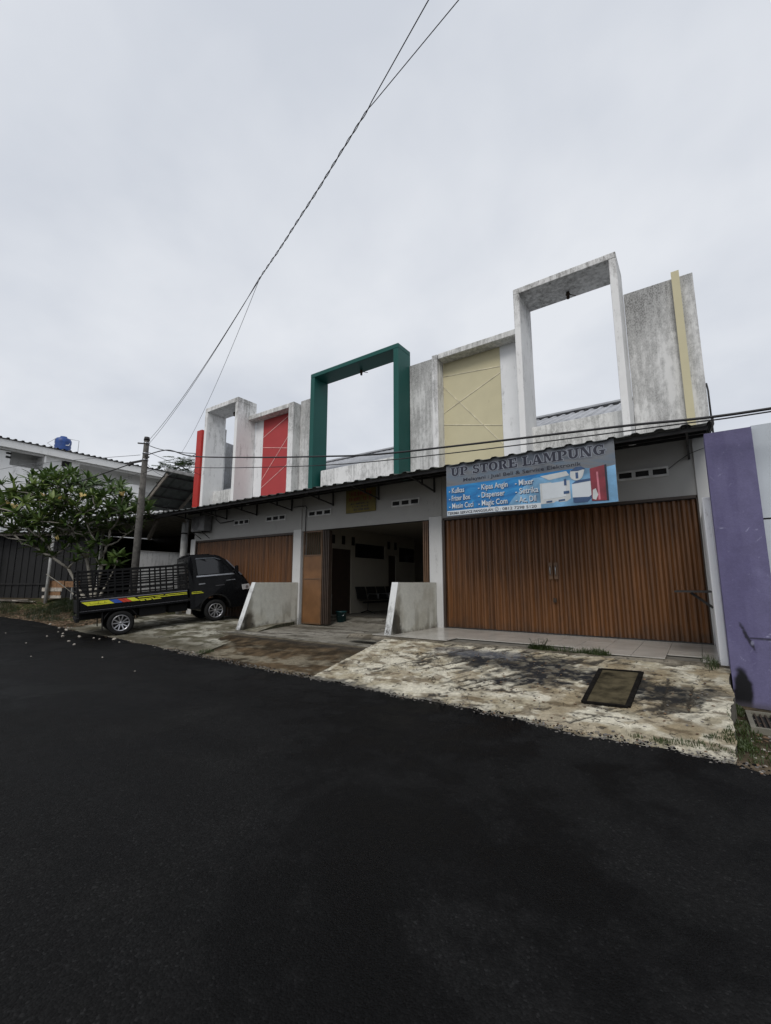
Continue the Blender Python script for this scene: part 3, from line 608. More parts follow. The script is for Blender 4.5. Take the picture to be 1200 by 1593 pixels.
# air conditioner outdoor unit
ac = thing('air_conditioner', 'grey outdoor air conditioner unit high on the wall above the truck', 'air conditioner', (-13.9, 8.7, 3.05))
part('casing', B(-14.25, 8.62, 3.08, -13.50, 8.9, 3.60), plain('greyed_casing', (.16,.16,.16), .6), ac, bev=.015)
fan = MB()
for r in (.06, .11, .16, .21): fan.tube([(-13.98+r*math.cos(a), 8.605, 3.34+r*math.sin(a)) for a in np.linspace(0, 2*math.pi, 21)], .005, 4, False)
part('fan_grille', fan, M['steel'], ac); part('wall_bracket', MB().bar((-14.1,8.6,3.06),(-14.1,8.93,3.06),.03).bar((-13.6,8.6,3.06),(-13.6,8.93,3.06),.03).bar((-14.1,8.62,3.05),(-14.1,8.93,2.85),.02).bar((-13.6,8.62,3.05),(-13.6,8.93,2.85),.02), M['steel'], ac)

# corner drain pipe
dp = MB().tube([(-14.86, 8.75, -.05), (-14.86, 8.75, 3.45)], .10, 14); o = part('drain_pipe', dp, M['pvc']); tag(o, 'grey upright drain pipe at the far corner of the shop row', 'pipe')
part('pipe_clamp', MB().tube([(-14.86, 8.75, 3.05), (-14.86, 8.75, 3.10)], .108, 14), M['steel'], o)

# ------------------------------------------------------------------ text
def text_mesh(s, size, mat, name, off=0., spacing=1., bold_w=1., shear=0., ext=.0008):
    c = bpy.data.curves.new('t', 'FONT'); c.body = s; c.size = size; c.offset = off; c.space_character = spacing; c.extrude = ext; c.shear = shear; c.resolution_u = 3
    o = bpy.data.objects.new('t', c); COL.objects.link(o); dg = bpy.context.evaluated_depsgraph_get(); dg.update()
    me = bpy.data.meshes.new_from_object(o.evaluated_get(dg)); bpy.data.objects.remove(o); bpy.data.curves.remove(c)
    me.name = name; me.materials.clear(); me.materials.append(mat); return me
def place_text(parent, s, u0, v0, u1, h, mat, name, P, off=0., proud=.004, ext=.0008):
    """fit text between u0..u1 (width) and cap height h at baseline v0; P maps (x,z,depth)->world"""
    me = text_mesh(s, 1., mat, name, off, ext=ext); co = np.array([v.co[:] for v in me.vertices]); xmin, xmax = co[:, 0].min(), co[:, 0].max()
    capH = .70
    for v in me.vertices:
        x = u0+(v.co.x-xmin)/(xmax-xmin)*(u1-u0); z = v0+v.co.y/capH*h
        v.co = P(x, z, proud+v.co.z)
    return put(name, me, parent)
# ------------------------------------------------------------------ banner
BX0, BX1, BZ0, BZ1, BY = -3.94, -.93, 2.63, 3.66, 7.74
bn = thing('banner', 'blue and white vinyl shop banner hanging under the awning above the brown door', 'banner', ((BX0+BX1)/2, BY, BZ0))
def BP(x, z, d=0):    # x 0..1, z 0..1
    X_ = BX0+(BX1-BX0)*x; Z_ = BZ0+(BZ1-BZ0)*z
    wob = .010*math.sin(X_*5.1+1)*(1-z)+.006*math.sin(X_*2.3+z*3)
    return (X_, BY+wob-d, Z_+.012*math.sin(X_*1.3)*(1-z))
def bgrid(name, x0, x1, z0, z1, mat, proud=0., par=None, nx=40, nz=10, topfn=None):
    mb = MB(); vs = []; fs = []
    for j in range(nz+1):
        for i in range(nx+1):
            x = x0+(x1-x0)*i/nx; zt = topfn(x) if topfn else z1; vs.append(BP(x, z0+(zt-z0)*j/nz, proud))
    for j in range(nz):
        for i in range(nx): a = j*(nx+1)+i; fs.append((a, a+1, a+nx+2, a+nx+1))
    mb.add(vs, fs, True); return part(name, mb, mat, par or bn)
mH, t, b = newmat('banner_shaded_silver_print'); t.links.new(ramp(t, noise(t, 1.2, 3, .5, stretch=(1,1,3), dist=1.2), [(.3, (.07,.085,.11)), (.5, (.14,.15,.165)), (.68, (.09,.14,.20))]), b.inputs['Base Color']); b.inputs['Roughness'].default_value = .45  # header silver darkened, the shade on it is painted into the print
mB, t, b = newmat('banner_blue_print'); t.links.new(ramp(t, noise(t, 1.6, 4, .5, stretch=(1,1,3), dist=1.6), [(.3, (.005,.10,.29)), (.52, (.008,.165,.42)), (.72, (.02,.25,.55))]), b.inputs['Base Color']); b.inputs['Roughness'].default_value = .45
mLB = plain('banner_sky_print', (.15,.32,.50), .45, 0, .45, 3, 0); mW = plain('banner_white_print', (.56,.60,.63), .45, 0, .05, 3, 0); mK = plain('banner_ink', (.008,.01,.025), .5, 0, .1, 3, 0)
mO = plain('banner_grey_outline', (.20,.22,.26), .5, 0, .1, 3, 0); mFr = plain('printed_fridge_red', (.20,.022,.035), .4, 0, .3, 6, 0); mG = plain('printed_grey', (.50,.52,.52), .45, 0, .12, 6, 0); mDB = plain('printed_dark_blue', (.03,.07,.16), .45, 0, .2, 6, 0)  # outline grey lowered along with the header's painted shade
sheet = bgrid('sheet', 0, 1, 0, 1, mH); 
bgrid('blue_field', .0, .80, .0, .585, mB, .0025, topfn=lambda x: .575+.03*x)
bgrid('sky_field', .40, .998, .002, .3, mLB, .0035, topfn=lambda x: .03+.50*max(0, min(1, (x-.40)/.16))**.7 if x < .8 else .62-.06*math.sin((x-.8)*12))
bgrid('white_strip', .002, .60, .004, .095, mW, .0045)
# heavy slab serif heading, one mesh per letter
GL = {'U': (.97, 'b .08 .35 .34 1;b .64 .35 .82 1;a .45 .37 .37 .37 .24 .15 180 360;b 0 .9 .44 1;b .54 .9 .93 1'),
 'P': (.88, 'b .1 0 .36 1;b 0 0 .48 .1;b 0 .9 .48 1;a .44 .71 .38 .29 .22 .12 -90 90'),
 'S': (.78, 'a .37 .72 .32 .28 .19 .12 35 262;a .37 .29 .33 .29 .19 .12 -150 98;b .56 .70 .66 .98;b .04 .02 .14 .30'),
 'T': (.86, 'b .28 0 .54 1;b 0 .86 .82 1;b 0 .66 .1 .86;b .72 .66 .82 .86;b .16 0 .66 .1'),
 'O': (.95, 'a .46 .5 .44 .5 .25 .11 0 360'), 'R': (.98, 'b .1 0 .36 1;b 0 0 .46 .1;b 0 .9 .48 1;a .44 .72 .36 .28 .22 .12 -90 90;q .40 .46 .64 .46 .90 0 .60 0;b .62 0 .96 .1'),
 'E': (.86, 'b .1 0 .36 1;b 0 0 .78 .12;b 0 .88 .76 1;b .36 .44 .56 .56;b .68 .12 .8 .36;b .66 .66 .76 .88;b .5 .36 .58 .64'),
 'L': (.84, 'b .1 0 .36 1;b 0 0 .78 .12;b .68 .12 .8 .40;b 0 .9 .48 1'), 'A': (1.02, 'q .38 1 .56 1 .92 0 .62 0;q .38 1 .48 1 .22 0 .10 0;b .25 .24 .7 .34;b 0 0 .34 .1;b .55 0 1 .1'),
 'M': (1.18, 'b .1 0 .22 1;q .1 1 .36 1 .66 .12 .50 .12;q .80 1 .88 1 .62 .12 .52 .12;b .80 0 1.04 1;b 0 0 .34 .1;b .7 0 1.13 .1;b 0 .9 .3 1;b .86 .9 1.13 1'),
 'N': (1.02, 'b .1 0 .21 1;b .74 0 .85 1;q .08 1 .36 1 .85 0 .62 0;b 0 0 .34 .1;b .6 .9 .98 1;b 0 .9 .3 1'), 'G': (1., 'a .46 .5 .44 .5 .25 .11 42 335;b .60 .06 .84 .42;b .48 .36 .95 .46;b .70 .66 .80 .95')}
def glyph(ch, x0, v0, sx, sz, e, mat, proud):
    mb = MB(); k = 0
    def addp(pts):
        nonlocal k
        mb.add([BP(x0+x*sx, v0+z*sz, proud+.00012*k) for x, z in pts], [tuple(range(len(pts)))]); k += 1
    for c in GL[ch][1].split(';'):
        t_ = c.split(); v = [float(q) for q in t_[1:]]
        if t_[0] == 'b': addp([(v[0]-e, v[1]-e), (v[2]+e, v[1]-e), (v[2]+e, v[3]+e), (v[0]-e, v[3]+e)])
        elif t_[0] == 'q': addp([(v[6]-e, v[7]-e), (v[4]+e, v[5]-e), (v[2]+e, v[3]+e), (v[0]-e, v[1]+e)])
        else:
            cx, cz, rx, rz_, tx, tz, a0, a1 = v; n_ = max(4, int(abs(a1-a0)/18)); vs = []
            for i in range(n_+1):
                a = R(a0+(a1-a0)*i/n_); vs += [(cx+(rx+e)*math.cos(a), cz+(rz_+e)*math.sin(a)), (cx+max(.02, rx-tx-e)*math.cos(a), cz+max(.02, rz_-tz-e)*math.sin(a))]
            mb.add([BP(x0+x*sx, v0+z*sz, proud+.00012*k) for x, z in vs], [(2*i+1, 2*i, 2*i+2, 2*i+3) for i in range(n_)]); k += 1
    return part('letter', mb, mat, bn)
HT = 'UP STORE LAMPUNG'; tot = sum(GL[c][0] if c != ' ' else .45 for c in HT); sx_ = .925/tot; hx = .035
for c in HT:
    if c != ' ':
        glyph(c, hx, .765, sx_, .165, .075, mO, .0045); glyph(c, hx, .765, sx_, .165, .0, mK, .0075); hx += GL[c][0]*sx_
    else: hx += .45*sx_
place_text(bn, 'Melayani : Jual Beli & Service Elektronik', .12, .64, .83, .062, mK, 'lettering', BP, .004, .004)
ls = [('- Kulkas', .018, .435, .125), ('- Frizer Box', .018, .285, .165), ('- Mesin Cuci', .018, .135, .185), ('- Kipas Angin', .22, .435, .41), ('- Dispenser', .22, .285, .39), ('- Magic Com', .22, .135, .405), ('- Mixer', .455, .435, .565), ('- Setrika', .455, .285, .59), ('- Ac, Dll', .455, .135, .575)]
mSh = plain('lettering_shadow', (.01,.04,.12), .5, 0, 0, 3, 0)
for s, u, v, u1 in ls:
    place_text(bn, s, u+.002, v-.012, u1+.003, .105, mSh, 'lettering', BP, .018, .0060)
    place_text(bn, s, u, v, u1, .10, mW, 'lettering', BP, .010, .0090)
place_text(bn, 'TERIMA SERVICE PANGGILAN', .006, .022, .315, .048, mK, 'lettering', BP, .012, .0075)
place_text(bn, ': 0812 7298 5120', .358, .022, .575, .048, mK, 'lettering', BP, .006, .0075)
ic = MB(); ic.tube([BP(.338+.011*math.cos(a), .05+.032*math.sin(a), .009) for a in np.linspace(0, 2*math.pi, 17)], .004, 4, False); ic.tube([BP(.333,.04,.009), BP(.337,.045,.009), BP(.343,.058,.009)], .003, 4); part('phone_symbol', ic, mO, bn)
def poly(name, pts, mat, proud, par=bn):
    mb = MB(); n = len(pts); mb.add([BP(x, z, proud) for x, z in pts]+[BP(x, z, proud-.0012) for x, z in pts], [tuple(range(n))]+[(i, n+i, n+(i+1) % n, (i+1) % n) for i in range(n)]); return part(name, mb, mat, par)
pf = poly('printed_freezer', [(.60,.07),(.745,.08),(.765,.12),(.765,.42),(.60,.42)], mG, .006)
poly('printed_freezer_lid', [(.605,.545),(.75,.575),(.765,.50),(.655,.46)], mG, .007); poly('printed_freezer_door', [(.612,.14),(.742,.16),(.742,.415),(.612,.40)], mW, .0085)
poly('printed_label', [(.73,.20),(.76,.205),(.76,.25),(.73,.245)], mDB, .0105); poly('printed_vents', [(.632,.085),(.665,.088),(.665,.115),(.632,.11)], mDB, .0105); poly('printed_vents', [(.70,.09),(.735,.095),(.735,.12),(.70,.115)], mDB, .0105)
poly('printed_vents', [(.735,.34),(.748,.342),(.748,.45),(.735,.445)], mDB, .0105)
poly('printed_washer', [(.775,.13),(.86,.12),(.872,.15),(.872,.37),(.775,.35)], mW, .007); poly('printed_washer_base', [(.778,.05),(.79,.04),(.85,.04),(.872,.10),(.872,.15),(.86,.12),(.778,.13)], mDB, .0085); poly('printed_washer_lid', [(.775,.35),(.80,.40),(.872,.41),(.872,.37)], mDB, .009)
poly('printed_pot', [(.803+.035*math.cos(a)+.0, .50+.10*math.sin(a)) for a in np.linspace(-2.9, -.24, 7)]+[(.845,.56),(.80,.60),(.772,.57)], mG, .0105); poly('printed_pot_lid', [(.77,.56),(.80,.62),(.83,.62),(.85,.575),(.81,.55)], mDB, .012); poly('printed_pot_panel', [(.798,.43),(.812,.43),(.812,.53),(.798,.53)], mDB, .012)
poly('printed_fridge', [(.872,.05),(.955,.035),(.955,.60),(.872,.565)], mFr, .013); poly('printed_fridge_shine', [(.905,.06),(.915,.06),(.912,.50),(.903,.50)], plain('printed_pink', (.5,.16,.2), .4, 0, .2, 6, 0), .0145); poly('printed_fridge_edge', [(.945,.04),(.955,.035),(.955,.60),(.945,.597)], mK, .0145); poly('printed_bouquet', [(.876,.08),(.893,.06),(.905,.14),(.895,.24),(.88,.22)], mG, .0155)
for x_, y_ in ((BX0+.02, 3.58), (BX1-.02, 3.58)): part('tie_cord', MB().tube([(x_, BY, y_), (x_, 7.80, 3.62)], .004, 5), M['cable'], bn)

# yellow sign of the middle bay (print too faded to read)
ys = part('sign', B(-7.53, D-.045, 3.16, -6.56, D-.025, 3.795), plain('dark_yellow_board', (.13,.10,.012), .6, 0, .3, 5)); tag(ys, 'faded yellow board with red and black print above the open middle bay', 'sign')
rs = random.Random(3)
def scrib(z, h, x0, x1, mat, nm):
    mb = MB(); x = x0
    while x < x1:
        ww = h*rs.uniform(.45, .8); k = rs.randrange(4); t_ = h*.22
        if k != 1: mb.box(x, D-.049, z, x+t_, D-.046, z+h)
        if k != 2: mb.box(x+ww-t_, D-.049, z, x+ww, D-.046, z+h)
        mb.box(x+t_, D-.049, z+h*rs.choice((.0, .4, .78)), x+ww-t_, D-.046, z+h*rs.choice((.2, .6, 1)))
        x += ww+h*(.28 if rs.random() > .15 else .9)
    part(nm, mb, mat, ys)
mRp = plain('red_print', (.16,.02,.01), .6); scrib(3.60, .11, -7.44, -6.68, mRp, 'red_lettering'); scrib(3.46, .10, -7.44, -6.72, mRp, 'red_lettering')
for k, z in enumerate((3.37, 3.29, 3.21)): scrib(z, .045, -7.36+.05*k, -6.78, mK, 'black_lettering')

# ------------------------------------------------------------------ bench and bucket in the open bay
be = thing('waiting_bench', 'black steel row of waiting seats in the dark open bay', 'bench', (-8.9, 12, .37))
part('beam', MB().bar((-8.95, 11.55, .72), (-8.95, 14.6, .72), .06), M['steel'], be)
for k in range(5):
    y0 = 11.6+k*.58
    part('seat', MB().hexa([(-9.2,y0,.76),(-8.72,y0,.80),(-8.72,y0+.5,.80),(-9.2,y0+.5,.76),(-9.2,y0,.79),(-8.72,y0,.83),(-8.72,y0+.5,.83),(-9.2,y0+.5,.79)]), M['steel'], be, bev=.01)
    part('backrest', MB().hexa([(-9.24,y0,.80),(-9.21,y0,.80),(-9.21,y0+.5,.80),(-9.24,y0+.5,.80),(-9.36,y0,1.22),(-9.33,y0,1.22),(-9.33,y0+.5,1.22),(-9.36,y0+.5,1.22)]), M['steel'], be, bev=.01)
    part('armrest', MB().tube([(-9.25, y0+.54, .8), (-9.2, y0+.54, .98), (-8.78, y0+.54, .98), (-8.78, y0+.54, .8)], .014, 6), M['chrome'], be)
for y0 in (11.8, 14.2): part('leg', MB().tube([(-8.95, y0, .72), (-8.98, y0, .45), (-9.25, y0, .375)], .02, 6).tube([(-8.98, y0, .45), (-8.68, y0, .375)], .02, 6), M['steel'], be)
bk = thing('bucket', 'teal plastic bucket beside the folded brown gate', 'bucket', (-8.52, 9.72, .25)); 
part('body', MB().lathe([(0, 0), (.12, 0), (.155, .28), (.165, .28), (.165, .30), (.145, .30), (.11, .02), (0, .02)], (-8.30, 9.70, .262), 18), M['teal'], bk)
part('handle', MB().tube([(-8.45, 9.7, .54), (-8.43, 9.62, .45), (-8.3, 9.56, .42), (-8.17, 9.62, .45), (-8.15, 9.7, .54)], .005, 5), M['chrome'], bk)

# ------------------------------------------------------------------ right neighbour
pw = thing('violet_wall', 'tall faded violet pier wall with scuffs and black stains at its foot', 'wall', (.45, 6.6, 0))
def purple_panel():
    X, Zg = np.meshgrid(np.linspace(.205, .665, 60), np.linspace(-.12, 3.19, 260)); Yg = 0*X+6.63
    base = np.zeros(X.shape+(3,))+np.array((.130,.120,.220)); base = over(base, (.175,.165,.285), ss(.5, .7, fbm(X, Zg*.6, 2.4, 5, 201))*.5); base = over(base, (.10,.09,.18), ss(.5, .7, fbm(X*3, Zg*.5, 1.8, 4, 202))*.6)
    r = random.Random(4)
    for k in range(46):   # pale scuffs
        cx, cz, L, a = r.uniform(.22, .65), r.uniform(.2, 3.1), r.uniform(.02, .08), r.uniform(-1.1, 1.1); dx, dz = math.cos(a), math.sin(a)
        u = (X-cx)*dx+(Zg-cz)*dz; v = -(X-cx)*dz+(Zg-cz)*dx+r.uniform(-3,3)*u*u; base = over(base, (.34,.34,.48), ss(.006, .001, np.abs(v))*ss(L, L*.4, np.abs(u))*ss(.4,.6,fbm(X,Zg,14,3,k))*r.uniform(.2, .8))
    base = over(base, (.008,.008,.01), blob(X, Zg, .30, .16, .095, .34, 0, .5, 5, 211)); base = over(base, (.01,.01,.012), blob(X, Zg, .62, .12, .06, .30, 0, .6, 7, 212))
    base = over(base, (.015,.015,.02), np.maximum(blob(X, Zg, .39, .74, .022, .16, .35, .6, 12, 213), ss(.014, .004, np.abs(Zg-.735+.03*(X-.4)))*ss(.39, .42, X))*.9)
    base = over(base, (.30,.30,.42), blob(X, Zg, .425, .685, .02, .03, 0, .5, 12, 214)*.6)
    base = over(base, (.09,.08,.10), ss(.06, -.02, Zg)*.7)
    return gridmesh('face', X, Yg, Zg, base, painted('violet_paint_face', .75, .25, .12), pw)
purple_panel(); part('body', B(.205, 6.632, -.12, .665, 7.0, 3.188), M['purple'], pw)
gw = thing('pale_wall', 'pale grey boundary wall right of the violet pier', 'wall', (2, 6.7, 0))
part('wall', B(.667, 6.70, -.12, 6, 6.85, 2.08), M['pale'], gw); part('wall', B(.667, 6.70, 2.10, 6, 6.85, 3.22), M['pale'], gw); part('joint', B(.667, 6.715, 2.08, 6, 6.85, 2.10), M['steel'], gw)
wp = part('partition_wall', MB().prism([(8.93, -.1), (8.93, 2.45), (7.0, 2.45), (6.98, .28), (6.98, -.1)], lambda a, b: (.12, a, b), lambda a, b: (.203, a, b)), M['white_clean'], bd, 'white upright side partition at the end of the row', bev=.008)
sh = thing('wall_shelf', 'small black metal shelf fixed to the white side partition', 'shelf', (0, 7.6, 1.2))
part('plate', B(-.30, 7.35, 1.225, .118, 8.0, 1.245), M['steel'], sh); part('bracket', MB().bar((.115, 7.5, 1.02), (-.12, 7.5, 1.22), .025).bar((.115, 7.9, 1.02), (-.12, 7.9, 1.22), .025), M['steel'], sh)
gr = thing('drain_grate', 'rusty rectangular drain grate in the dirt beside the violet pier', 'drain', (.45, 5.9, 0))
part('frame', MB().box(.27, 5.55, -.03, .75, 5.59, .03).box(.27, 6.2, -.03, .75, 6.24, .03).box(.27, 5.59, -.03, .31, 6.2, .03).box(.71, 5.59, -.03, .75, 6.2, .03), plain('pale_grate_frame', (.16,.15,.12), .9), gr); part('pit', B(.31, 5.59, -.10, .71, 6.2, -.01), M['dark'], gr)
for k in range(9): part('bar', B(.335+.043*k, 5.59, -.008, .350+.043*k, 6.2, .014), M['rust'], gr)

# ------------------------------------------------------------------ pickup truck
A_ = Vector((-12.07, 5.62, .045)); d_ = Vector((.3057, .9472, .0969)).normalized(); sd_v = Vector((d_.y, -d_.x, 0)).normalized(); up_ = sd_v.cross(d_)
KS = .96
TM = Matrix(((d_.x, -sd_v.x, up_.x, A_.x), (d_.y, -sd_v.y, up_.y, A_.y), (d_.z, -sd_v.z, up_.z, A_.z), (0, 0, 0, 1))) @ Matrix.Diagonal((KS, KS, KS, 1))
tk = thing('pickup_truck', 'black flatbed pickup truck with slatted cargo rails and yellow blue red side stripes', 'truck', M=TM)
W_ = 1.62
def yin(a, b): return .02+.13*float(ss(1.2, 2.0, b))+.07*float(ss(3.0, 3.65, a))**1.6
def rounded_arch(cx, cz, r, a0, a1, n=9): return [(cx+r*math.cos(a), cz+r*math.sin(a)) for a in np.linspace(a0, a1, n)]
prof = [(1.74,.44),(1.72,1.70),(1.735,1.93),(1.82,1.985),(2.2,1.995),(2.52,1.965),(2.66,1.915),(2.80,1.82),(3.02,1.60),(3.25,1.345),(3.36,1.21),(3.46,1.06),(3.52,.88),(3.54,.62),(3.50,.40),(3.40,.34),(2.91,.34)]+rounded_arch(2.44,.34,.42,.0,math.pi)[0:]+[(2.02,.40)]
cab = MB(); cab.prism(prof[::-1], lambda a, b: (a, yin(a, b), b), lambda a, b: (a, W_-yin(a, b), b))
part('cab', cab, M['truck'], tk, bev=.025)
def side_panel(name, pts, mat, proud=.008, s=0, parent=None, inner=.0, bev=0):
    f0 = (lambda a, b: (a, yin(a, b)-proud, b)) if s == 0 else (lambda a, b: (a, W_-yin(a, b)+proud, b))
    f1 = (lambda a, b: (a, yin(a, b)+.004, b)) if s == 0 else (lambda a, b: (a, W_-yin(a, b)-.004, b))
    return part(name, MB().prism(pts, f0, f1), mat, parent or tk, bev=bev)
for s in (0, 1):
    dpts = [(1.86,.46),(1.86,1.90),(1.93,1.935),(2.48,1.92),(2.68,1.83),(2.95,1.53),(3.06,1.36),(3.06,.80),(2.93,.80),(2.80,.72),(2.60,.80),(2.40,.79),(2.2,.70),(2.09,.56),(2.04,.46)]
    dd = side_panel('door', dpts, M['truck'], .008, s, bev=.006)
    side_panel('side_window', [(1.97,1.40),(1.95,1.84),(2.02,1.87),(2.46,1.86),(2.62,1.80),(2.84,1.55),(2.92,1.40)], M['glass'], .013, s, dd)
    side_panel('window_trim', [(1.93,1.335),(1.93,1.375),(3.02,1.375),(3.04,1.335)], M['chrome'], .016, s, dd)
    side_panel('rain_visor', [(1.93,1.86),(1.95,1.90),(2.48,1.89),(2.66,1.82),(2.66,1.795),(2.47,1.865)], plain('smoked_visor_%d' % s, (.07,.08,.09), .25, .3), .03, s, dd)
    side_panel('window_pillar', [(2.70,1.40),(2.70,1.72),(2.73,1.70),(2.73,1.40)], M['truck'], .018, s, dd)
    hd = side_panel('door_handle', [(1.98,1.11),(1.98,1.145),(2.15,1.15),(2.16,1.12)], M['chrome'], .035, s, dd)
    side_panel('door_badge', [(2.46,1.03),(2.46,1.05),(2.72,1.055),(2.72,1.035)], plain('badge_grey_%d' % s, (.07,.07,.075), .4), .012, s, dd)
    side_panel('side_trim', [(2.78,1.16),(2.78,1.18),(3.05,1.185),(3.05,1.165)], M['chrome'], .014, s, tk)
    side_panel('pillar_trim', [(2.82,1.79),(2.85,1.80),(3.28,1.31),(3.24,1.29)], M['bedtop'], .010, s, tk)
    arch = MB(); a_ = rounded_arch(2.44,.34,.445,.05,math.pi-.15,12); yy = .012 if s == 0 else W_-.012
    arch.tube([(p[0], yin(*p)+.004 if s == 0 else W_-yin(*p)-.004, p[1]) for p in a_], .022, 6); part('wheel_arch', arch, M['black'], tk)
    sx = lambda v: v if s == 0 else W_-v
    hl = MB(); hl.hexa([(3.28, sx(.02), .84),(3.545, sx(.06), .84),(3.50, sx(.28), .85),(3.26, sx(.11), .85),(3.27, sx(.02), 1.0),(3.50, sx(.06), 1.0),(3.46, sx(.28), .99),(3.25, sx(.11), .99)])
    h_ = part('headlight', hl, M['lamp'], tk, bev=.01)
    part('reflector', MB().tube([(3.40, sx(.05), .92), (3.405, sx(.025), .92)], .045, 12), M['chrome'], h_)
    mi = MB(); mi.bar((2.98, sx(.03), 1.42), (3.04, sx(-.12), 1.47), .03); part('mirror_arm', mi, M['black'], tk)
    part('side_mirror', MB().box(3.02, min(sx(-.22), sx(-.06)), 1.38, 3.10, max(sx(-.22), sx(-.06)), 1.60), M['truck'], tk, bev=.03)
ws = MB(); ws.add([(2.835, .19, 1.80),(2.835, W_-.19, 1.80),(3.33, W_-.10, 1.255),(3.33, .10, 1.255),(2.81, .19, 1.78),(2.81, W_-.19, 1.78),(3.30, W_-.10, 1.23),(3.30, .10, 1.23)], [(0,3,2,1),(4,5,6,7),(0,1,5,4),(2,3,7,6),(1,2,6,5),(3,0,4,7)]); part('windscreen', ws, M['glass'], tk)
part('wiper', MB().tube([(3.36,.3,1.24),(3.15,.75,1.47)], .008, 5).tube([(3.36,.9,1.24),(3.15,1.3,1.47)], .008, 5), M['black'], tk)
part('grille', B(3.50, .42, .70, 3.56, W_-.42, .95), M['chrome'], tk, bev=.01); part('front_bumper', MB().box(3.38, .14, .36, 3.56, W_-.14, .58), M['truck'], tk, bev=.03); part('roof_cap', B(1.80, .28, 1.99, 2.40, W_-.28, 2.01), M['truck'], tk, bev=.01)
part('rear_window', B(1.715, .3, 1.40, 1.725, W_-.3, 1.82), M['glass'], tk)
# bed
bed = part('cargo_bed', MB().box(-.90, .0, .74, 1.68, W_+.04, .80).box(-.90, -.0, .80, 1.68, .03, .965).box(-.90, W_+.01, .80, 1.68, W_+.04, .965).box(-.90, .0, .66, 1.68, .04, .74).box(-.90, W_, .66, 1.68, W_+.04, .74), M['truck'], tk, bev=.006)
part('bed_ledge', MB().box(-.88, -.012, .965, 1.66, .05, .995).box(-.88, W_-.01, .965, 1.66, W_+.052, .995), M['bedtop'], bed, bev=.005)
part('bed_edge', MB().box(-.90, -.008, .715, 1.66, .0, .722), M['bedtop'], bed)
tg = part('tailgate', MB().box(-.955, -.015, .58, -.905, .05, 1.77).box(-.955, W_-.01, .58, -.905, W_+.055, 1.77).box(-.95, .05, .66, -.91, W_-.01, .98), M['truckmatte'], tk, bev=.005)
for z in (1.08, 1.20, 1.32, 1.44, 1.56, 1.74): part('tailgate_bar', B(-.945, .05, z, -.915, W_-.01, z+.03), M['truckmatte'], tg)
part('rear_bumper', B(-.98, .1, .45, -.90, W_-.06, .55), M['truckmatte'], tk, bev=.01)
for s in (0, 1):
    y0 = .005 if s == 0 else W_+.005
    rl = part('cargo_rail', B(-.905, y0, 1.70, 1.67, y0+.03, 1.745), M['truckmatte'], tk)
    for z, h in ((1.605,.036),(1.51,.036),(1.435,.028),(1.365,.028),(1.29,.032),(1.17,.036),(1.03,.04)): part('rail_bar', B(-.90, y0+.004, z, 1.665, y0+.026, z+h), M['truckmatte'], rl)
    for a in (-.50, -.12, .25, .48, .97, 1.12, 1.64): part('rail_post', B(a-.018, y0-.004, .995, a+.018, y0+.034, 1.70), M['truckmatte'], rl)
hb = part('headboard', MB().box(1.66, .04, .80, 1.69, W_, 1.0), M['truckmatte'], tk)
for z in (1.2, 1.4, 1.6, 1.74): part('headboard_bar', B(1.66, .04, z, 1.69, W_, z+.04), M['truckmatte'], hb)
def stick(mat, pts):
    part('side_stripe', MB().prism(pts, lambda a, b: (a, -.006, b), lambda a, b: (a, -.0005, b)), mat, bed)
T0, T1 = .950, .850
def para(mat, a0, a1, sk=.13, z0=T1, z1=T0): stick(mat, [(a0+sk*(T0-z0)/.1, z0), (a1+sk*(T0-z0)/.1, z0), (a1+sk*(T0-z1)/.1, z1), (a0+sk*(T0-z1)/.1, z1)])
para(M['sy'], -.86, -.27); para(M['sb'], -.26, -.08); para(M['sr'], -.07, .02); para(M['sr'], .03, .13); para(M['sy'], .14, .32)
for k in range(3): stick(M['truck'], []) if False else None
for a in (-.70, -.52, -.36): stick(M['truck'], []) if False else None
part('stripe_line', MB().box(-.68, -.0085, .880, -.30, -.0062, .886).box(-.68, -.0085, .88, -.674, -.0062, .93).box(-.50, -.0085, .88, -.494, -.0062, .935).box(-.36, -.0085, .88, -.354, -.0062, .935), M['truck'], bed)
for a0, a1, z0, z1 in ((.42,1.05,.925,.943),(1.10,1.66,.925,.943),(.44,.80,.872,.892),(.84,1.66,.882,.902),(.47,.58,.835,.862),(.62,.74,.835,.862),(.78,.98,.838,.866)): stick(M['sy'], [(a0, z0), (a1, z0), (a1-.03, z1), (a0-.03, z1)])
for a0, a1, z0, z1 in ((1.78,2.08,.91,.925),(1.78,2.12,.868,.885)): side_panel('side_stripe', [(a0, z0), (a0, z1), (a1-.04, z1), (a1, z0)], M['sy'], .013, 0, tk)
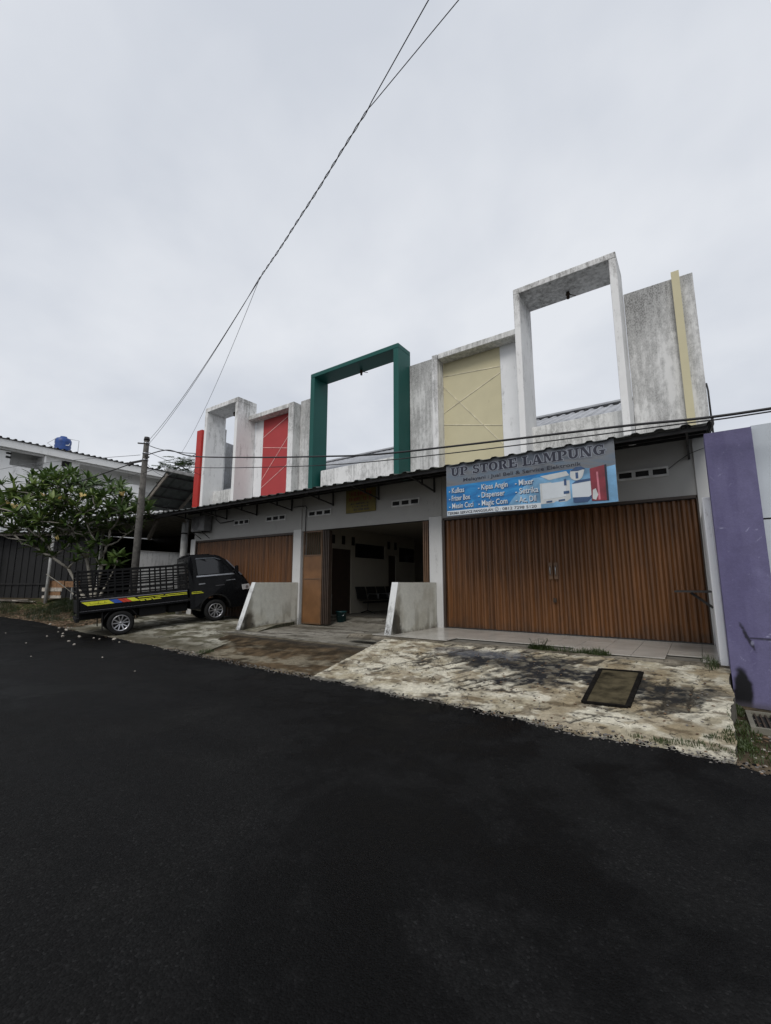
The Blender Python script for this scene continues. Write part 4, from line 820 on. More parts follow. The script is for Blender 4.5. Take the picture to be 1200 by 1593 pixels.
# wheels
def tyre_me():
    mb = MB(); R0, wd = .315, .165; pr = [(.205, -wd/2+.012), (.25, -wd/2), (R0-.03, -wd/2), (R0, -wd/2+.03), (R0, wd/2-.03), (R0-.03, wd/2), (.25, wd/2), (.205, wd/2-.01), (.20, 0), (.205, -wd/2+.012)]
    mb.lathe(pr, n=40, M=Matrix.Rotation(R(90), 4, 'X')); return mb.mesh('tyre', M['black'])
def rim_me():
    mb = MB(); rx = Matrix.Rotation(R(90), 4, 'X')
    mb.lathe([(.184, .06), (.198, .074), (.208, .074), (.208, .03), (.195, .02), (.184, .06)], n=40, M=rx)
    mb.lathe([(0, .058), (.035, .058), (.045, .045), (.04, .02)], n=16, M=rx)
    for k in range(5):
        for o_ in (-.19, .19):
            a0 = 2*math.pi*k/5+math.pi/2; a1 = a0+o_*1.5
            p0 = Vector((.035*math.cos(a0+o_), -.048, .035*math.sin(a0+o_))); p1 = Vector((.194*math.cos(a1), -.066, .194*math.sin(a1))); mb.bar(p0, p1, .028, .02, up=(0, 1, 0))
    return mb.mesh('rim', M['alloy'])
tme_, rme_ = tyre_me(), rim_me(); dk = MB().lathe([(0, .0), (.198, .0), (.198, -.03), (0, -.03)], n=24, M=Matrix.Rotation(R(90), 4, 'X')).mesh('brake_disc', M['dark'])
for a in (0, 2.44):
    for s in (0, 1):
        wh = put('wheel', tme_, tk, (a, .09 if s == 0 else W_-.07, .315), (0, 0, 0 if s == 0 else math.pi)); put('rim', rme_, wh); put('brake_disc', dk, wh, (0, -.02, 0))
part('chassis', MB().box(-.9, .35, .48, 3.2, .45, .62).box(-.9, W_-.45, .48, 3.2, W_-.35, .62).box(.45, .12, .42, 1.1, .36, .66).box(-.06, .3, .28, .06, W_-.3, .38).box(1.2, .25, .40, 1.7, W_-.25, .6), M['truckmatte'], tk)
part('fuel_tank', B(.42, W_-.4, .36, 1.15, W_-.1, .66), M['truckmatte'], tk, bev=.03)
for y0 in (.02, W_-.18): part('mudflap', B(-.42, y0, .18, -.405, y0+.18, .68), M['black'], tk)
part('fender', MB().tube([(p[0], .05, p[1]) for p in rounded_arch(0,.32,.40,.2,math.pi-.2,10)], .02, 6), M['truckmatte'], tk)
part('seat', MB().box(1.85, .25, .9, 2.3, W_-.25, 1.05), M['dark'], tk)

# ------------------------------------------------------------------ utility pole and cables
PX, PY = -14.95, 7.2
up = thing('utility_pole', 'weathered grey utility pole rising behind the frangipani crown', 'pole', (PX, PY, 0))
part('shaft', MB().tube([(PX, PY, -.1), (PX+.01, PY, 3), (PX+.04, PY, 6.13)], [.122, .108, .082], 16), M['pole'], up)
part('cap', MB().tube([(PX+.04, PY, 6.10), (PX+.04, PY, 6.22)], [.098, .08], 12), M['steel'], up)
for z in (5.98, 5.62, 5.40): part('clamp', MB().tube([(PX+.038, PY, z), (PX+.038, PY, z+.045)], .100, 14), M['chrome'], up)
part('bracket', MB().bar((PX, PY, 5.42), (PX-.32, PY-.25, 5.33), .06).bar((PX-.32, PY-.25, 5.33), (PX-.42, PY-.32, 5.25), .09), M['steel'], up); part('bracket', MB().bar((PX, PY, 6.0), (PX-.22, PY-.16, 6.02), .04).bar((PX+.1, PY, 5.5), (PX+.3, PY-.02, 5.48), .05), M['steel'], up)
for z in (3.4, 3.9, 4.4): part('step_bolt', MB().tube([(PX+.1, PY-.1, z), (PX+.22, PY-.2, z)], .012, 5), M['steel'], up)
def cable(label, pts, r, mat='cable', sub=16, cat='cable', group=None, n=5):
    P = [Vector(p) for p in pts]; out_ = []
    for i in range(len(P)-1):
        p0 = P[max(i-1, 0)]; p1 = P[i]; p2 = P[i+1]; p3 = P[min(i+2, len(P)-1)]
        for k in range(sub):
            t_ = k/sub; out_.append(.5*((2*p1)+(p2-p0)*t_+(2*p0-5*p1+4*p2-p3)*t_*t_+(3*p1-p0-3*p2+p3)*t_**3))
    out_.append(P[-1]); o = part('overhead_cable', MB().tube(out_, r, n), M[mat]); tag(o, label, cat, group or 'overhead cables'); return o
cable('thick black cable sagging across the coloured parapet from the pole to the violet wall', [(PX+.1,7.15,5.55),(-13.0,6.9,5.36),(-10.9,6.5,4.72),(-8.2,6.4,4.22),(-5.95,6.3,3.845),(-4.6,6.3,3.66),(-2.9,6.3,3.525),(-.71,6.3,3.375),(.82,6.3,3.27),(4,6.3,3.3)], .017)
cable('thinner black cable running just below the thick one along the awning', [(PX+.1,7.15,4.95),(-12.9,6.9,4.85),(-10.6,6.5,4.36),(-8.2,6.4,3.98),(-5.47,6.3,3.61),(-2.91,6.3,3.415),(-.15,6.3,3.275),(.82,6.3,3.235),(4,6.3,3.2)], .009)
cable('short dark cable dipping from the pole top behind the red pier', [(PX+.1,7.15,5.95),(-14.2,7.3,5.70),(-13.4,7.6,5.52),(-12.6,7.6,5.35),(-11.0,6.52,4.74)], .012)
cable('second thin cable crossing under the short dark one at the pole', [(PX+.1,7.15,5.72),(-14.3,7.9,5.35),(-13.9,8.9,5.0)], .008)
cable('slack cable loop hanging beside the pole over the green tree', [(PX+.1,7.15,5.42),(-14.75,7.4,5.1),(-14.6,7.8,4.95),(-14.45,8.2,5.35),(-14.4,8.6,5.6)], .006, 'greycable')
cable('thick cable running down from the pole over the frangipani to the houses', [(PX-.35,6.95,5.3),(-17.5,6.0,4.7),(-20.5,4.8,4.2)], .018)
cable('thin cable running down beside the thick one over the frangipani', [(PX-.1,7.1,4.95),(-17.5,6.1,4.45),(-21,4.9,4.0)], .007, 'greycable')
cable('faint wire stretched low over the frangipani towards the white house', [(PX-.1,7.1,5.6),(-22,6.0,6.1),(-28.0,5.6,6.4)], .008, 'greycable')
# three wires rising over the street, twisted together in the middle
Ja = Vector((-5.58, 4.30, 6.40)); Jb = Vector((-2.72, 3.47, 6.80))
def tw(phase, n=66):
    o_ = []
    for i in range(n+1):
        t_ = i/n; p = Ja.lerp(Jb, t_)-Vector((0, 0, .10*4*t_*(1-t_)))*.4; a = phase+t_*2*math.pi*9; rr = .0075*(1+.4*math.sin(t_*40+phase))
        o_.append(p+Vector((.25*math.cos(a), math.cos(a), math.sin(a)))*rr)
    return o_
def mk(label, a, b, ph, r, mat):
    pts = [Vector(p) for p in a]+(tw(ph) if ph is not None else [])+[Vector(p) for p in b]
    o = part('overhead_wire', MB().tube(pts, r, 5), M[mat]); tag(o, label, 'wire', 'wires over the street')
def sag(p, q, s, n=14): p = Vector(p); q = Vector(q); return [p.lerp(q, i/n)-Vector((0, 0, s*4*(i/n)*(1-i/n))) for i in range(n)]
mk('black wire from the pole top, the steeper of the two that part at the top', sag((PX+.15,7.15,6.0), Ja, .22), sag(Jb, (-.9,2.9,7.25), .0)[1:]+[Vector((-.9,2.9,7.25))], 0, .0058, 'cable')
mk('black wire from the pole top, the flatter of the two that part at the top', sag((PX+.25,7.15,5.9), Ja, .20), sag(Jb, (-.6,3.15,7.1), .0)[1:]+[Vector((-.6,3.15,7.1))], math.pi, .0050, 'cable')
mk('faint grey wire branching from the twisted pair down to the red pier', sag((-13.4,7.6,5.52), Ja, .25), [Ja], None, .0042, 'greycable')

# ------------------------------------------------------------------ houses on the far side
hs = thing('white_house', 'long two storey white house with recessed balconies behind the frangipani', 'house', (-29, 8, 0))
FW = M['far_white']; HX = -28
def hb_(n, x0, y0, z0, x1, y1, z1, lb=None, mat=None): return part(n, B(x0, y0, z0, x1, y1, z1), mat or FW, hs, lb)
hb_('wall', -29.5, -2, -.1, -29.2, 18, 8.3, 'recessed rear wall'); hb_('wall', -29.19, -2, -.1, HX, 6.9, 7.9); hb_('wall', -29.19, 8.30, -.1, HX-.01, 9.98, 8.0, 'projecting wall block under the blue tank')
hb_('balcony_wall', HX-.12, 6.9, 4.2, HX, 8.3, 7.22); hb_('balcony_wall', HX-.12, 9.98, 4.2, HX, 18, 6.5); hb_('wall', -29.19, 12.35, 4, HX+.02, 13.6, 7.3); hb_('wall', -29.19, 6.9, -.1, HX-.2, 18, 4.2)
hb_('fascia', HX+.30, -2, 8.02, HX+.36, 18, 8.40); hb_('soffit', -29.19, -2, 8.30, HX+.30, 18, 8.36); hb_('beam', HX-.1, -2, 7.95, HX+.1, 18, 8.3)
rfh = MB(); y = -2
while y < 18: rfh.add([(HX+.42,y,8.42),(HX+.42,y+.16,8.42),(HX+.42,y+.19,8.50),(HX+.42,y+.27,8.50),(HX+.42,y+.3,8.42),(-33,y,8.9),(-33,y+.16,8.9),(-33,y+.19,8.98),(-33,y+.27,8.98),(-33,y+.3,8.9)], [(0,1,6,5),(1,2,7,6),(2,3,8,7),(3,4,9,8)]); y += .3
part('roof', rfh, M['awning'], hs); hb_('roof_edge', HX+.37, -2, 8.40, HX+.41, 18, 8.44, mat=M['steel'])
wf = hb_('window', HX-.005, 9.12, 7.62, HX+.02, 9.58, 7.96, mat=M['dark']); part('window_frame', MB().box(HX, 9.07, 7.57, HX+.05, 9.63, 7.62).box(HX, 9.07, 7.96, HX+.05, 9.63, 8.01), FW, wf)
for z in (7.55, 7.75): hb_('vent_opening', HX, 6.72, z, HX+.02, 6.92, z+.1, mat=M['dark'])
for a, b_ in ((10.3, 11.2), (14.2, 15.2)): hb_('door', -29.19, a, 4.5, -29.15, b_, 7.2, mat=M['grey_wall'])
hb_('balcony_brace', HX-.8, 8.25, 7.6, HX+.25, 8.33, 7.98)
TZ = .42
wt = thing('water_tank', 'blue plastic water tank standing on the white house roof', 'tank', (-30.4, 9.75, 8.7))
part('body', MB().lathe([(0, 0), (.40, 0), (.42, .1), (.40, .2), (.42, .3), (.40, .42), (.42, .52), (.42, .66), (.36, .78), (.18, .86), (.17, .92), (0, .93)], (-30.4, 9.85, 8.62+TZ), 24), M['tank'], wt)
part('stand', B(-30.7,9.5,8.55,-30.1,10.2,9.05), M['steel'], wt)
part('printed_mark', MB().prism([(.02,.30),(.20,.34),(.23,.52),(.17,.40),(.02,.34)], lambda a, b: (-29.975-.2*a*a, 9.83+a, 8.62+TZ+b), lambda a, b: (-29.985-.2*a*a, 9.83+a, 8.62+TZ+b)), M['white_clean'], wt)
part('pipe', MB().tube([(-30.4,10.1,9.9),(-30.3,10.62,9.9),(-30.3,10.62,8.8)], .015, 5).tube([(-30.4,9.5,9.8),(-30.3,9.05,9.35),(-30.3,9.5,9.1)], .015, 5), M['pvc'], wt)

# neighbour unit left of the shop row: roofs, dark carport, yard wall
ng = thing('carport', 'dark open carport with corrugated lean-to roof next to the red pier', 'carport', (-18, 10, 0))
part('roof_sheet', corr(MB(), -27, -15.0, 8.3, 3.86, 14.2, 4.0, .33, .035), M['awn_light'], ng, 'low corrugated front roof')
part('rear_wall', B(-27, 13.8, -.1, -14.8, 13.95, 4.0), M['door_dark'], ng); part('side_wall', B(-27, 8.6, -.1, -26.85, 13.8, 3.9), M['door_dark'], ng)  # dark wall colour stands in for the unlit depth of the carport
part('beam', MB().bar((-27, 8.5, 3.76), (-15.2, 8.5, 3.76), .08, .10), M['steel'], ng); 
for x in (-15.9, -19.5, -23): part('post', B(x-.05, 9.4, -.1, x+.05, 9.5, 3.8), M['pvc'], ng)
part('brace', MB().bar((-16.6, 8.7, 3.80), (-17.6, 8.9, 3.05), .10, .16), M['wood'], ng)
lt = MB(); n = 11
def leanz(x): return 4.40+(x+18.9)/(-16.85+18.9)*1.30
lt.add([], [])
for i in range(8):
    y0 = 9.0+i*.55
    pr = [(0, 0), (.34, 0), (.37, .05), (.50, .05), (.55, 0)]
    vs = [(-18.9, y0+a, leanz(-18.9)+b_) for a, b_ in pr]+[(-16.85, y0+a, leanz(-16.85)+b_) for a, b_ in pr]
    part('roof_sheet', MB().add(vs, [(k, 5+k, 6+k, k+1) for k in range(4)]), M['awning'], ng)
for i in range(4): x = -18.6+i*.52; part('batten', MB().bar((x, 9.0, leanz(x)-.05), (x, 13.4, leanz(x)-.05), .04, .06), M['steel'], ng)
for y0 in (9.05, 10.6, 12.1): part('rafter', MB().bar((-18.95, y0, leanz(-18.95)-.12), (-16.85, y0, leanz(-16.85)-.12), .05, .14), M['wood'], ng)
part('ridge_board', MB().bar((-16.8, 8.95, 5.74), (-16.8, 13.4, 5.74), .10, .12), M['awn_light'], ng)
yw = part('yard_wall', B(-15.65, 7.5, -.1, -15.5, 10.2, 2.40), M['grey_wall']); tag(yw, 'streaked grey yard wall behind the truck cargo rails', 'wall')
part('coping', B(-15.68, 7.48, 2.402, -15.47, 10.2, 2.43), M['pvc'], yw)

# shed of upright corrugated sheets
SA = Vector((-28.9, 5.35, 0)); SB = Vector((-23.1, 9.42, 0)); sdv = (SB-SA).normalized(); sn = Vector((sdv.y, -sdv.x, 0)); SL = (SB-SA).length
SM = Matrix(((sdv.x, -sn.x, 0, SA.x), (sdv.y, -sn.y, 0, SA.y), (0, 0, 1, 0), (0, 0, 0, 1)))
shd = thing('shed', 'low dark shed walled with upright corrugated metal sheets under the frangipani', 'shed', M=SM)
k = 0; x = 0
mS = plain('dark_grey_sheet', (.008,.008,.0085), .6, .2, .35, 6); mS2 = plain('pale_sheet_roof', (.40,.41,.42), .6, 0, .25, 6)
while x < SL-.3:
    vs = []; pr = [(0, 0), (.25, 0), (.27, -.03), (.31, -.03), (.33, 0), (.56, 0), (.58, -.03), (.62, -.03), (.64, 0)]
    vs = [(x+a, b_+.004*(k % 2), .60) for a, b_ in pr]+[(x+a, b_+.004*(k % 2), 3.53) for a, b_ in pr]
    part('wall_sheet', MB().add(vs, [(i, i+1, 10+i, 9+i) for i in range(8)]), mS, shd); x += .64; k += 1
part('rail', MB().bar((0, -.05, 1.28), (SL, -.05, 1.28), .04), M['steel'], shd); part('base', B(0, .02, .2, SL, .1, .72), M['door_dark'], shd)
part('side_wall', B(SL-.35, .03, .3, SL-.30, 4, 3.5), mS, shd); part('front_beam', MB().bar((-.2, -.55, 3.50), (SL, -.45, 3.58), .06, .10), M['wood'], shd)
x = -.4
while x < SL-.1: part('roof_sheet', corr(MB(), x, x+.9, -.75+.1*random.random(), 3.64+.02*random.random(), 4, 4.0, .3, .03), mS2, shd); x += .9
def wpost(label, x, y, z0, z1, r, mat):
    o = part('post', MB().tube([(x, y, z0), (x-.02, y+.02, (z0+z1)/2), (x+.03, y, z1)], [r, r*.95, r*.9], 10), M[mat]); tag(o, label, 'post', 'shed posts')
def ground_z0(x, y): return float(gh(np.array([x]), np.array([y]))[0])
wpost('rough timber post at the shed front, further from the truck', -26.7, 6.33, .3, 3.55, .065, 'wood')
wpost('smooth pale post in front of the brown crate', -23.5, 7.65, .3, 3.5, .07, 'pvc')
# crate, planks
ct = thing('crate', 'brown board crate with pale slats standing by the smooth post', 'crate', (-21, 7.3, .7))
part('board', MB().hexa([(-21.6,6.95,1.18),(-20.95,7.4,1.18),(-21.0,7.46,1.18),(-21.65,7.01,1.18),(-21.6,6.95,1.50),(-20.95,7.4,1.50),(-21.0,7.46,1.50),(-21.65,7.01,1.50)]), M['cardboard'], ct)
part('board', MB().hexa([(-20.9,7.42,1.22),(-20.4,7.78,1.22),(-20.44,7.84,1.22),(-20.94,7.48,1.22),(-20.9,7.42,1.48),(-20.4,7.78,1.48),(-20.44,7.84,1.48),(-20.94,7.48,1.48)]), M['cardboard'], ct)
part('slat', MB().bar((-21.72,6.86,1.12), (-21.0,7.36,1.12), .03, .16), M['plank_pale'], ct); part('board', MB().bar((-21.55,7.0,.95), (-21.05,7.34,.95), .03, .24), M['cardboard'], ct); part('slat', MB().bar((-21.7,6.88,.80), (-21.0,7.36,.80), .03, .12), M['plank_pale'], ct)
for x, y in ((-20.62, 7.62), (-21.6, 7.0)): part('leg', MB().bar((x, y, .55), (x, y, 1.2), .07), M['pvc'], ct)
for o_ in ct.children: o_.location = (-2.1, .72, -.07)
for i, (x, y, a, L, z, lb) in enumerate(((-23.6,5.55,.6,1.4,.74,'grey plank lying at the foot of the shed, longest of the pile'),(-23.3,5.35,.75,1.2,.70,'broken grey board leaning out of the plank pile'),(-22.9,5.9,.5,1.3,.72,'thin dark plank lying behind the pale one'),(-22.0,6.35,.62,.9,.80,'pale board lying before the shed wall'),(-23.9,5.3,.9,1.1,.66,'short plank across the near end of the pile'),(-22.3,6.15,.4,1.5,.64,'long dark timber lying in the dirt before the shed'))):
    mb = MB().box(-L/2, -.09, -.02, L/2, .09, .02); o = part('plank', mb, M['plank_pale'] if i in (0, 3, 1) else M['wood']); o.location = (x-2.2, y+.75, ground_z0(x-2.2, y+.75)+.04+.02*i); o.rotation_euler = (random.uniform(-.15,.15), random.uniform(-.08,.08), a); tag(o, lb, 'plank', 'planks by the shed')

# ------------------------------------------------------------------ frangipani
def leaf_me(name, mat, L=.30, w_=.042, bend=.05):
    vs = []; fs = []; n = 5
    for i in range(n+1):
        t_ = i/n; ww = w_*math.sin(math.pi*min(1, .06+t_*.94))**.7*(1 if t_ < .98 else .1); z = -bend*t_*t_*2
        vs += [(L*t_, -ww, z+.012), (L*t_, 0, z), (L*t_, ww, z+.012)]
    for i in range(n): a = 3*i; fs += [(a, a+3, a+4, a+1), (a+1, a+4, a+5, a+2)]
    return MB().add(vs, fs, True).mesh(name, mat)
def leafmat(name, c0, c1):
    m, t, b = newmat(name); g = N(t, 'ShaderNodeObjectInfo'); geo = N(t, 'ShaderNodeNewGeometry')
    f = math_(t, 'ADD', math_(t, 'MULTIPLY', g.outputs['Random'], .5), math_(t, 'MULTIPLY', noise(t, 2.8, 3), .6)); c = ramp(t, f, [(.3, c0), (.75, c1)])
    t.links.new(c, b.inputs['Base Color']); b.inputs['Roughness'].default_value = .42; b.inputs['Specular IOR Level'].default_value = .45
    b.inputs['Transmission Weight'].default_value = 0
    tr = N(t, 'ShaderNodeBsdfTranslucent'); t.links.new(c, tr.inputs[0]); mxs = N(t, 'ShaderNodeMixShader'); mxs.inputs[0].default_value = .22
    o_ = [n_ for n_ in t.nodes if n_.type == 'OUTPUT_MATERIAL'][0]; t.links.new(b.outputs[0], mxs.inputs[1]); t.links.new(tr.outputs[0], mxs.inputs[2]); t.links.new(mxs.outputs[0], o_.inputs[0]); return m
M['leaf'] = leafmat('glossy_frangipani_leaf', (.050,.098,.022), (.185,.245,.060)); M['bark'] = plain('grey_frangipani_bark', (.27,.25,.21), .8, 0, .3, 8, .4, 30)
rt_ = Vector((.819, .5736, 0)); fw_ = Vector((-.5736, .819, 0))
def tp(px, py, d):     # helper only for laying out the crown in its own frame
    return Vector((0, 0, 1.36))+rt_*((px-600)/690*d*1.0)+fw_*d+Vector((0, 0, (906-py)/690*d))
tr_ = thing('frangipani_tree', 'leafy frangipani tree with grey forked stems and yellow flowers behind the truck', 'tree', (-17.6, 7.2, .4))
base = Vector((-17.6, 7.15, .35)); C0 = Vector((-18.75, 6.45, 4.0)); r5 = random.Random(11)
tips = []
for i in range(9000):
    if len(tips) >= 225: break
    u = r5.uniform(-1, 1); v = r5.uniform(-1, 1); h = r5.uniform(-.62, 1)
    q = u*u*1.0+v*v+h*h
    if q > 1 or (q < .13): continue
    top = 1.45*(1-.25*abs(u)) if h > 0 else 1.25
    # leaner crown: sweeps out and down on the far side, short on the pole side
    p = C0+rt_*(u*3.05-.05)+fw_*(v*1.7)+Vector((0, 0, h*top*1.05+(.16*u if u < 0 else -.10*u)))
    if p.z < 2.6 and u > -.2: continue
    if all((p-t_).length > .30 for t_ in tips): tips.append(p)
for px, py in ((182, 868), (165, 850), (150, 845), (118, 875), (125, 862), (62, 838), (75, 850), (88, 842), (98, 856), (108, 846), (70, 862), (84, 868), (120, 846), (132, 838), (140, 856), (172, 878), (186, 880), (150, 868), (160, 880), (190, 866), (46, 842), (55, 852)): tips.append(tp(px, py, 15.8+r5.uniform(-.3, .3)))
nodes = [(base, None, 0)]
stems = [Vector((-.9, -.55, 1.5)), Vector((-.4, -.2, 1.9)), Vector((.15, .1, 2.0)), Vector((.55, .45, 1.8)), Vector((-1.5, -1.0, 1.3))]
for sv_ in stems:
    mid_ = base+sv_*.5+Vector((r5.uniform(-.08,.08), r5.uniform(-.08,.08), 0)); nodes.append((mid_, 0, 1)); nodes.append((base+sv_, len(nodes)-1, 2))
order = sorted(range(len(tips)), key=lambda i: (tips[i]-base).length)
ends = []
for i in order:
    p = tips[i]; best = None; bd_ = 1e9
    for j, (q, par, dep) in enumerate(nodes):
        if dep < 2 or q.z > p.z+.25: continue
        dd = (q-p).length+.12*dep+(.6 if q.z > p.z else 0)
        if dd < bd_: bd_ = dd; best = j
    if best is None: best = 2
    q, par, dep = nodes[best]; L = (p-q).length
    if L > .7:
        m_ = q.lerp(p, .55)+Vector((0, 0, -.10*L)); nodes.append((m_, best, dep+1)); best = len(nodes)-1; dep += 1
    nodes.append((p, best, dep+1)); ends.append((p, (p-nodes[best][0]).normalized()))
cnt = [0]*len(nodes)
for i in range(len(nodes)-1, 0, -1): cnt[i] += 1; cnt[nodes[i][1]] += cnt[i]
rad = lambda i: min(.06, .011+.0042*math.sqrt(cnt[i]))
kids = {}
trunk = MB(); own = {}; brs = {}
for i in range(1, len(nodes)):
    p, par, dep = nodes[i]; q = nodes[par][0]
    own[i] = i if dep <= 3 else own[par]
    mb = trunk if dep <= 2 else brs.setdefault(own[i], MB())
    mid_ = q.lerp(p, .5)+Vector((r5.uniform(-.04,.04), r5.uniform(-.04,.04), r5.uniform(-.02,.05)))
    mb.tube([q, mid_, p], [rad(par) if dep > 1 else .075, (rad(i)+rad(par))/2 if dep > 1 else .068, rad(i)], 7)
part('trunk', trunk, M['bark'], tr_)
for mb in brs.values(): part('branch', mb, M['bark'], tr_)
lm = [leaf_me('leaf', M['leaf'], .38, .046), leaf_me('leaf', M['leaf'], .31, .050, .10), leaf_me('leaf', M['leaf'], .43, .047, .05)]
leaves = []
for p, dv in ends:
    ax = (dv*.5+Vector((r5.uniform(-.25,.25), r5.uniform(-.25,.25), .75))).normalized(); n_ = r5.randint(12, 17)
    for k in range(n_):
        a = k*2.399+r5.uniform(-.2,.2); tilt = r5.uniform(.12, 1.15) if k > 3 else r5.uniform(.9, 1.35); lay = (k/n_)
        side = ax.orthogonal().normalized(); side = Matrix.Rotation(a, 3, ax) @ side; dirv = (side*math.cos(tilt)+ax*math.sin(tilt)).normalized()
        X_ = dirv; Y_ = ax.cross(X_).normalized(); Z_ = X_.cross(Y_); s_ = r5.uniform(.75, 1.15)
        Mx = Matrix(((X_.x, Y_.x, Z_.x, p.x), (X_.y, Y_.y, Z_.y, p.y), (X_.z, Y_.z, Z_.z, p.z), (0,0,0,1))) @ Matrix.Diagonal((s_, s_, s_, 1)); leaves.append((p.dot(fw_)+r5.uniform(-.3,.3), Mx, r5.randrange(3)))
leaves.sort(key=lambda q: q[0])
for d0, Mx, k in leaves[:300]:
    o = put('leaf', lm[k], tr_); o.matrix_basis = Mx
fo = MB(); LV = [([v.co.copy() for v in m_.vertices], [tuple(f.vertices) for f in m_.polygons]) for m_ in lm]
for d0, Mx, k in leaves[300:]: fo.add(LV[k][0], LV[k][1], True, Mx)
part('foliage', fo, M['leaf'], tr_, kind='stuff')
def flower_me():
    mb = MB(); rr = random.Random(2)
    for c_ in range(7):
        cc = Vector((rr.uniform(-.09,.09), rr.uniform(-.09,.09), rr.uniform(-.05,.06)))
        for k in range(5):
            a = k*2*math.pi/5+c_; a2 = a+.5; mb.add([cc, cc+Vector((.05*math.cos(a-.35), .05*math.sin(a-.35), .025)), cc+Vector((.075*math.cos(a), .075*math.sin(a), .03)), cc+Vector((.05*math.cos(a+.35), .05*math.sin(a+.35), .022))], [(0,1,2,3)])
    return mb.mesh('flower_cluster', M['flower'])
fme = flower_me()
for px, py, d in ((3,782,14.1),(14,788,14.1),(57,769,14.3),(85,775,14.4),(119,770,14.5),(183,768,14.6),(87,838,14.9)):
    put('flower_cluster', fme, tr_, tp(px, py, d)-Vector((0,0,0)), (r5.uniform(.4,1.2), r5.uniform(-.5,.5), r5.uniform(0,6)), (.7,)*3)

# tree behind
bt = thing('broadleaf_tree', 'small dark broadleaf tree showing above the roofs by the red pier', 'tree', (-29, 16.4, 0))
part('trunk', MB().tube([(-29, 16.4, -.1), (-29, 16.4, 6), (-28.8, 16.5, 8.7)], [.22, .16, .06], 8).tube([(-29,16.4,6.5),(-29.9,15.8,9.2)], [.08,.03], 6).tube([(-29,16.4,7),(-28.1,17.1,9.3)], [.08,.03], 6), M['bark'], bt)
M['leaf2'] = leafmat('broadleaf_leaf', (.016,.032,.012), (.045,.075,.022)); cf = MB(); l2 = LV[0]
for k in range(150):
    u, v, h = r5.gauss(0, .8), r5.gauss(0, .7), r5.uniform(-1.5, .75); 
    if abs(u) > 1.7: continue
    cc = Vector((-29, 16.4, 9.2))+rt_*u*1.0+fw_*v+Vector((0, 0, h-.25*abs(u)))
    ang = r5.uniform(0, 6.28); ax = Vector((math.cos(ang), math.sin(ang), r5.uniform(-.2, .3))).normalized()
    for q in range(14):
        a = cc+ax*(q//2)*.10; sgn = 1 if q % 2 else -1; dv = (ax*.5+Vector((-ax.y, ax.x, -.35))*sgn).normalized(); Y_ = Vector((0,0,1)).cross(dv).normalized(); Z_ = dv.cross(Y_); s_ = .75
        cf.add(l2[0], l2[1], True, Matrix(((dv.x*s_, Y_.x*s_, Z_.x*s_, a.x), (dv.y*s_, Y_.y*s_, Z_.y*s_, a.y), (dv.z*s_, Y_.z*s_, Z_.z*s_, a.z), (0,0,0,1))))
part('crown', cf, M['leaf2'], bt)

# ------------------------------------------------------------------ grass, weeds, litter, pebbles
M['grass'] = leafmat('grass_blade', (.018,.030,.008), (.055,.080,.022))
def ground_z(x, y): return float(gh(np.array([x]), np.array([y]))[0])
def grass(name, spots, n, hgt, zf, label=None, spread=1.):
    mb = MB(); rr = random.Random(hash(name) % 1000 if False else len(spots)*7+n)
    for (cx, cy, rx, ry, dens) in spots:
        for k in range(int(n*dens)):
            a = rr.uniform(0, 6.28); q = math.sqrt(rr.random()); x = cx+rx*q*math.cos(a); y = cy+ry*q*math.sin(a); z = zf(x, y)-.01
            H_ = hgt*rr.uniform(.35, 1.15)*(1.1-.5*q); b_ = rr.uniform(0, 6.28); l_ = H_*rr.uniform(.2, .8); w2 = rr.uniform(.002, .0045)
            dx, dy = math.cos(b_), math.sin(b_); px_, py_ = -dy*w2, dx*w2
            mb.add([(x-px_, y-py_, z), (x+px_, y+py_, z), (x+dx*l_*.4+px_*.8, y+dy*l_*.4+py_*.8, z+H_*.65), (x+dx*l_*.4-px_*.8, y+dy*l_*.4-py_*.8, z+H_*.65), (x+dx*l_, y+dy*l_, z+H_)], [(0,1,2,3), (3,2,4)])
    o = part(name, mb, M['grass']); tag(o, kind='stuff'); return o
grass('grass', [(-2.0,7.06,.16,.08,1.0),(-1.65,7.05,.25,.05,.35),(-1.27,7.05,.17,.09,1.5),(-2.15,7.08,.12,.07,1.1),(-1.45,7.03,.08,.05,.3)], 420, .14, lambda x, y: .33)
grass('grass', [(.04,6.98,.08,.2,.5),(.0,7.2,.08,.15,.25)], 260, .15, lambda x, y: .33)
grass('grass', [(.20,6.3,.08,.28,1.2),(.22,5.5,.12,.4,1.5),(.14,4.95,.16,.14,.9),(-.12,4.72,.20,.07,.7),(-.38,4.66,.10,.05,.35),(-.58,4.68,.06,.03,.15),(-.02,4.9,.07,.04,.3),(.5,5.0,.3,.2,1.),(.3,4.7,.3,.12,.8),(.15,5.05,.1,.2,1.2),(.6,5.3,.2,.2,.6)], 260, .055, lambda x, y: .0 if x > .12 else rz(x, y))
grass('grass', [(-22.3,7.9,.8,.5,3),(-20.9,8.0,.8,.5,2.4),(-20.6,7.2,.9,.4,1.4),(-22.2,7.0,1.0,.35,1.),(-18.5,7.3,.9,.4,1.2),(-24.0,6.5,1.2,.3,1.1),(-20,6.5,1.8,.25,.8)], 700, .26, ground_z)
grass('grass', [(-8.3,5.85,.14,.35,1.2),(-8.55,6.3,.12,.3,.8),(-8.0,5.3,.12,.2,.6),(-9.2,6.95,.2,.1,.5)], 300, .09, lambda x, y: .02)
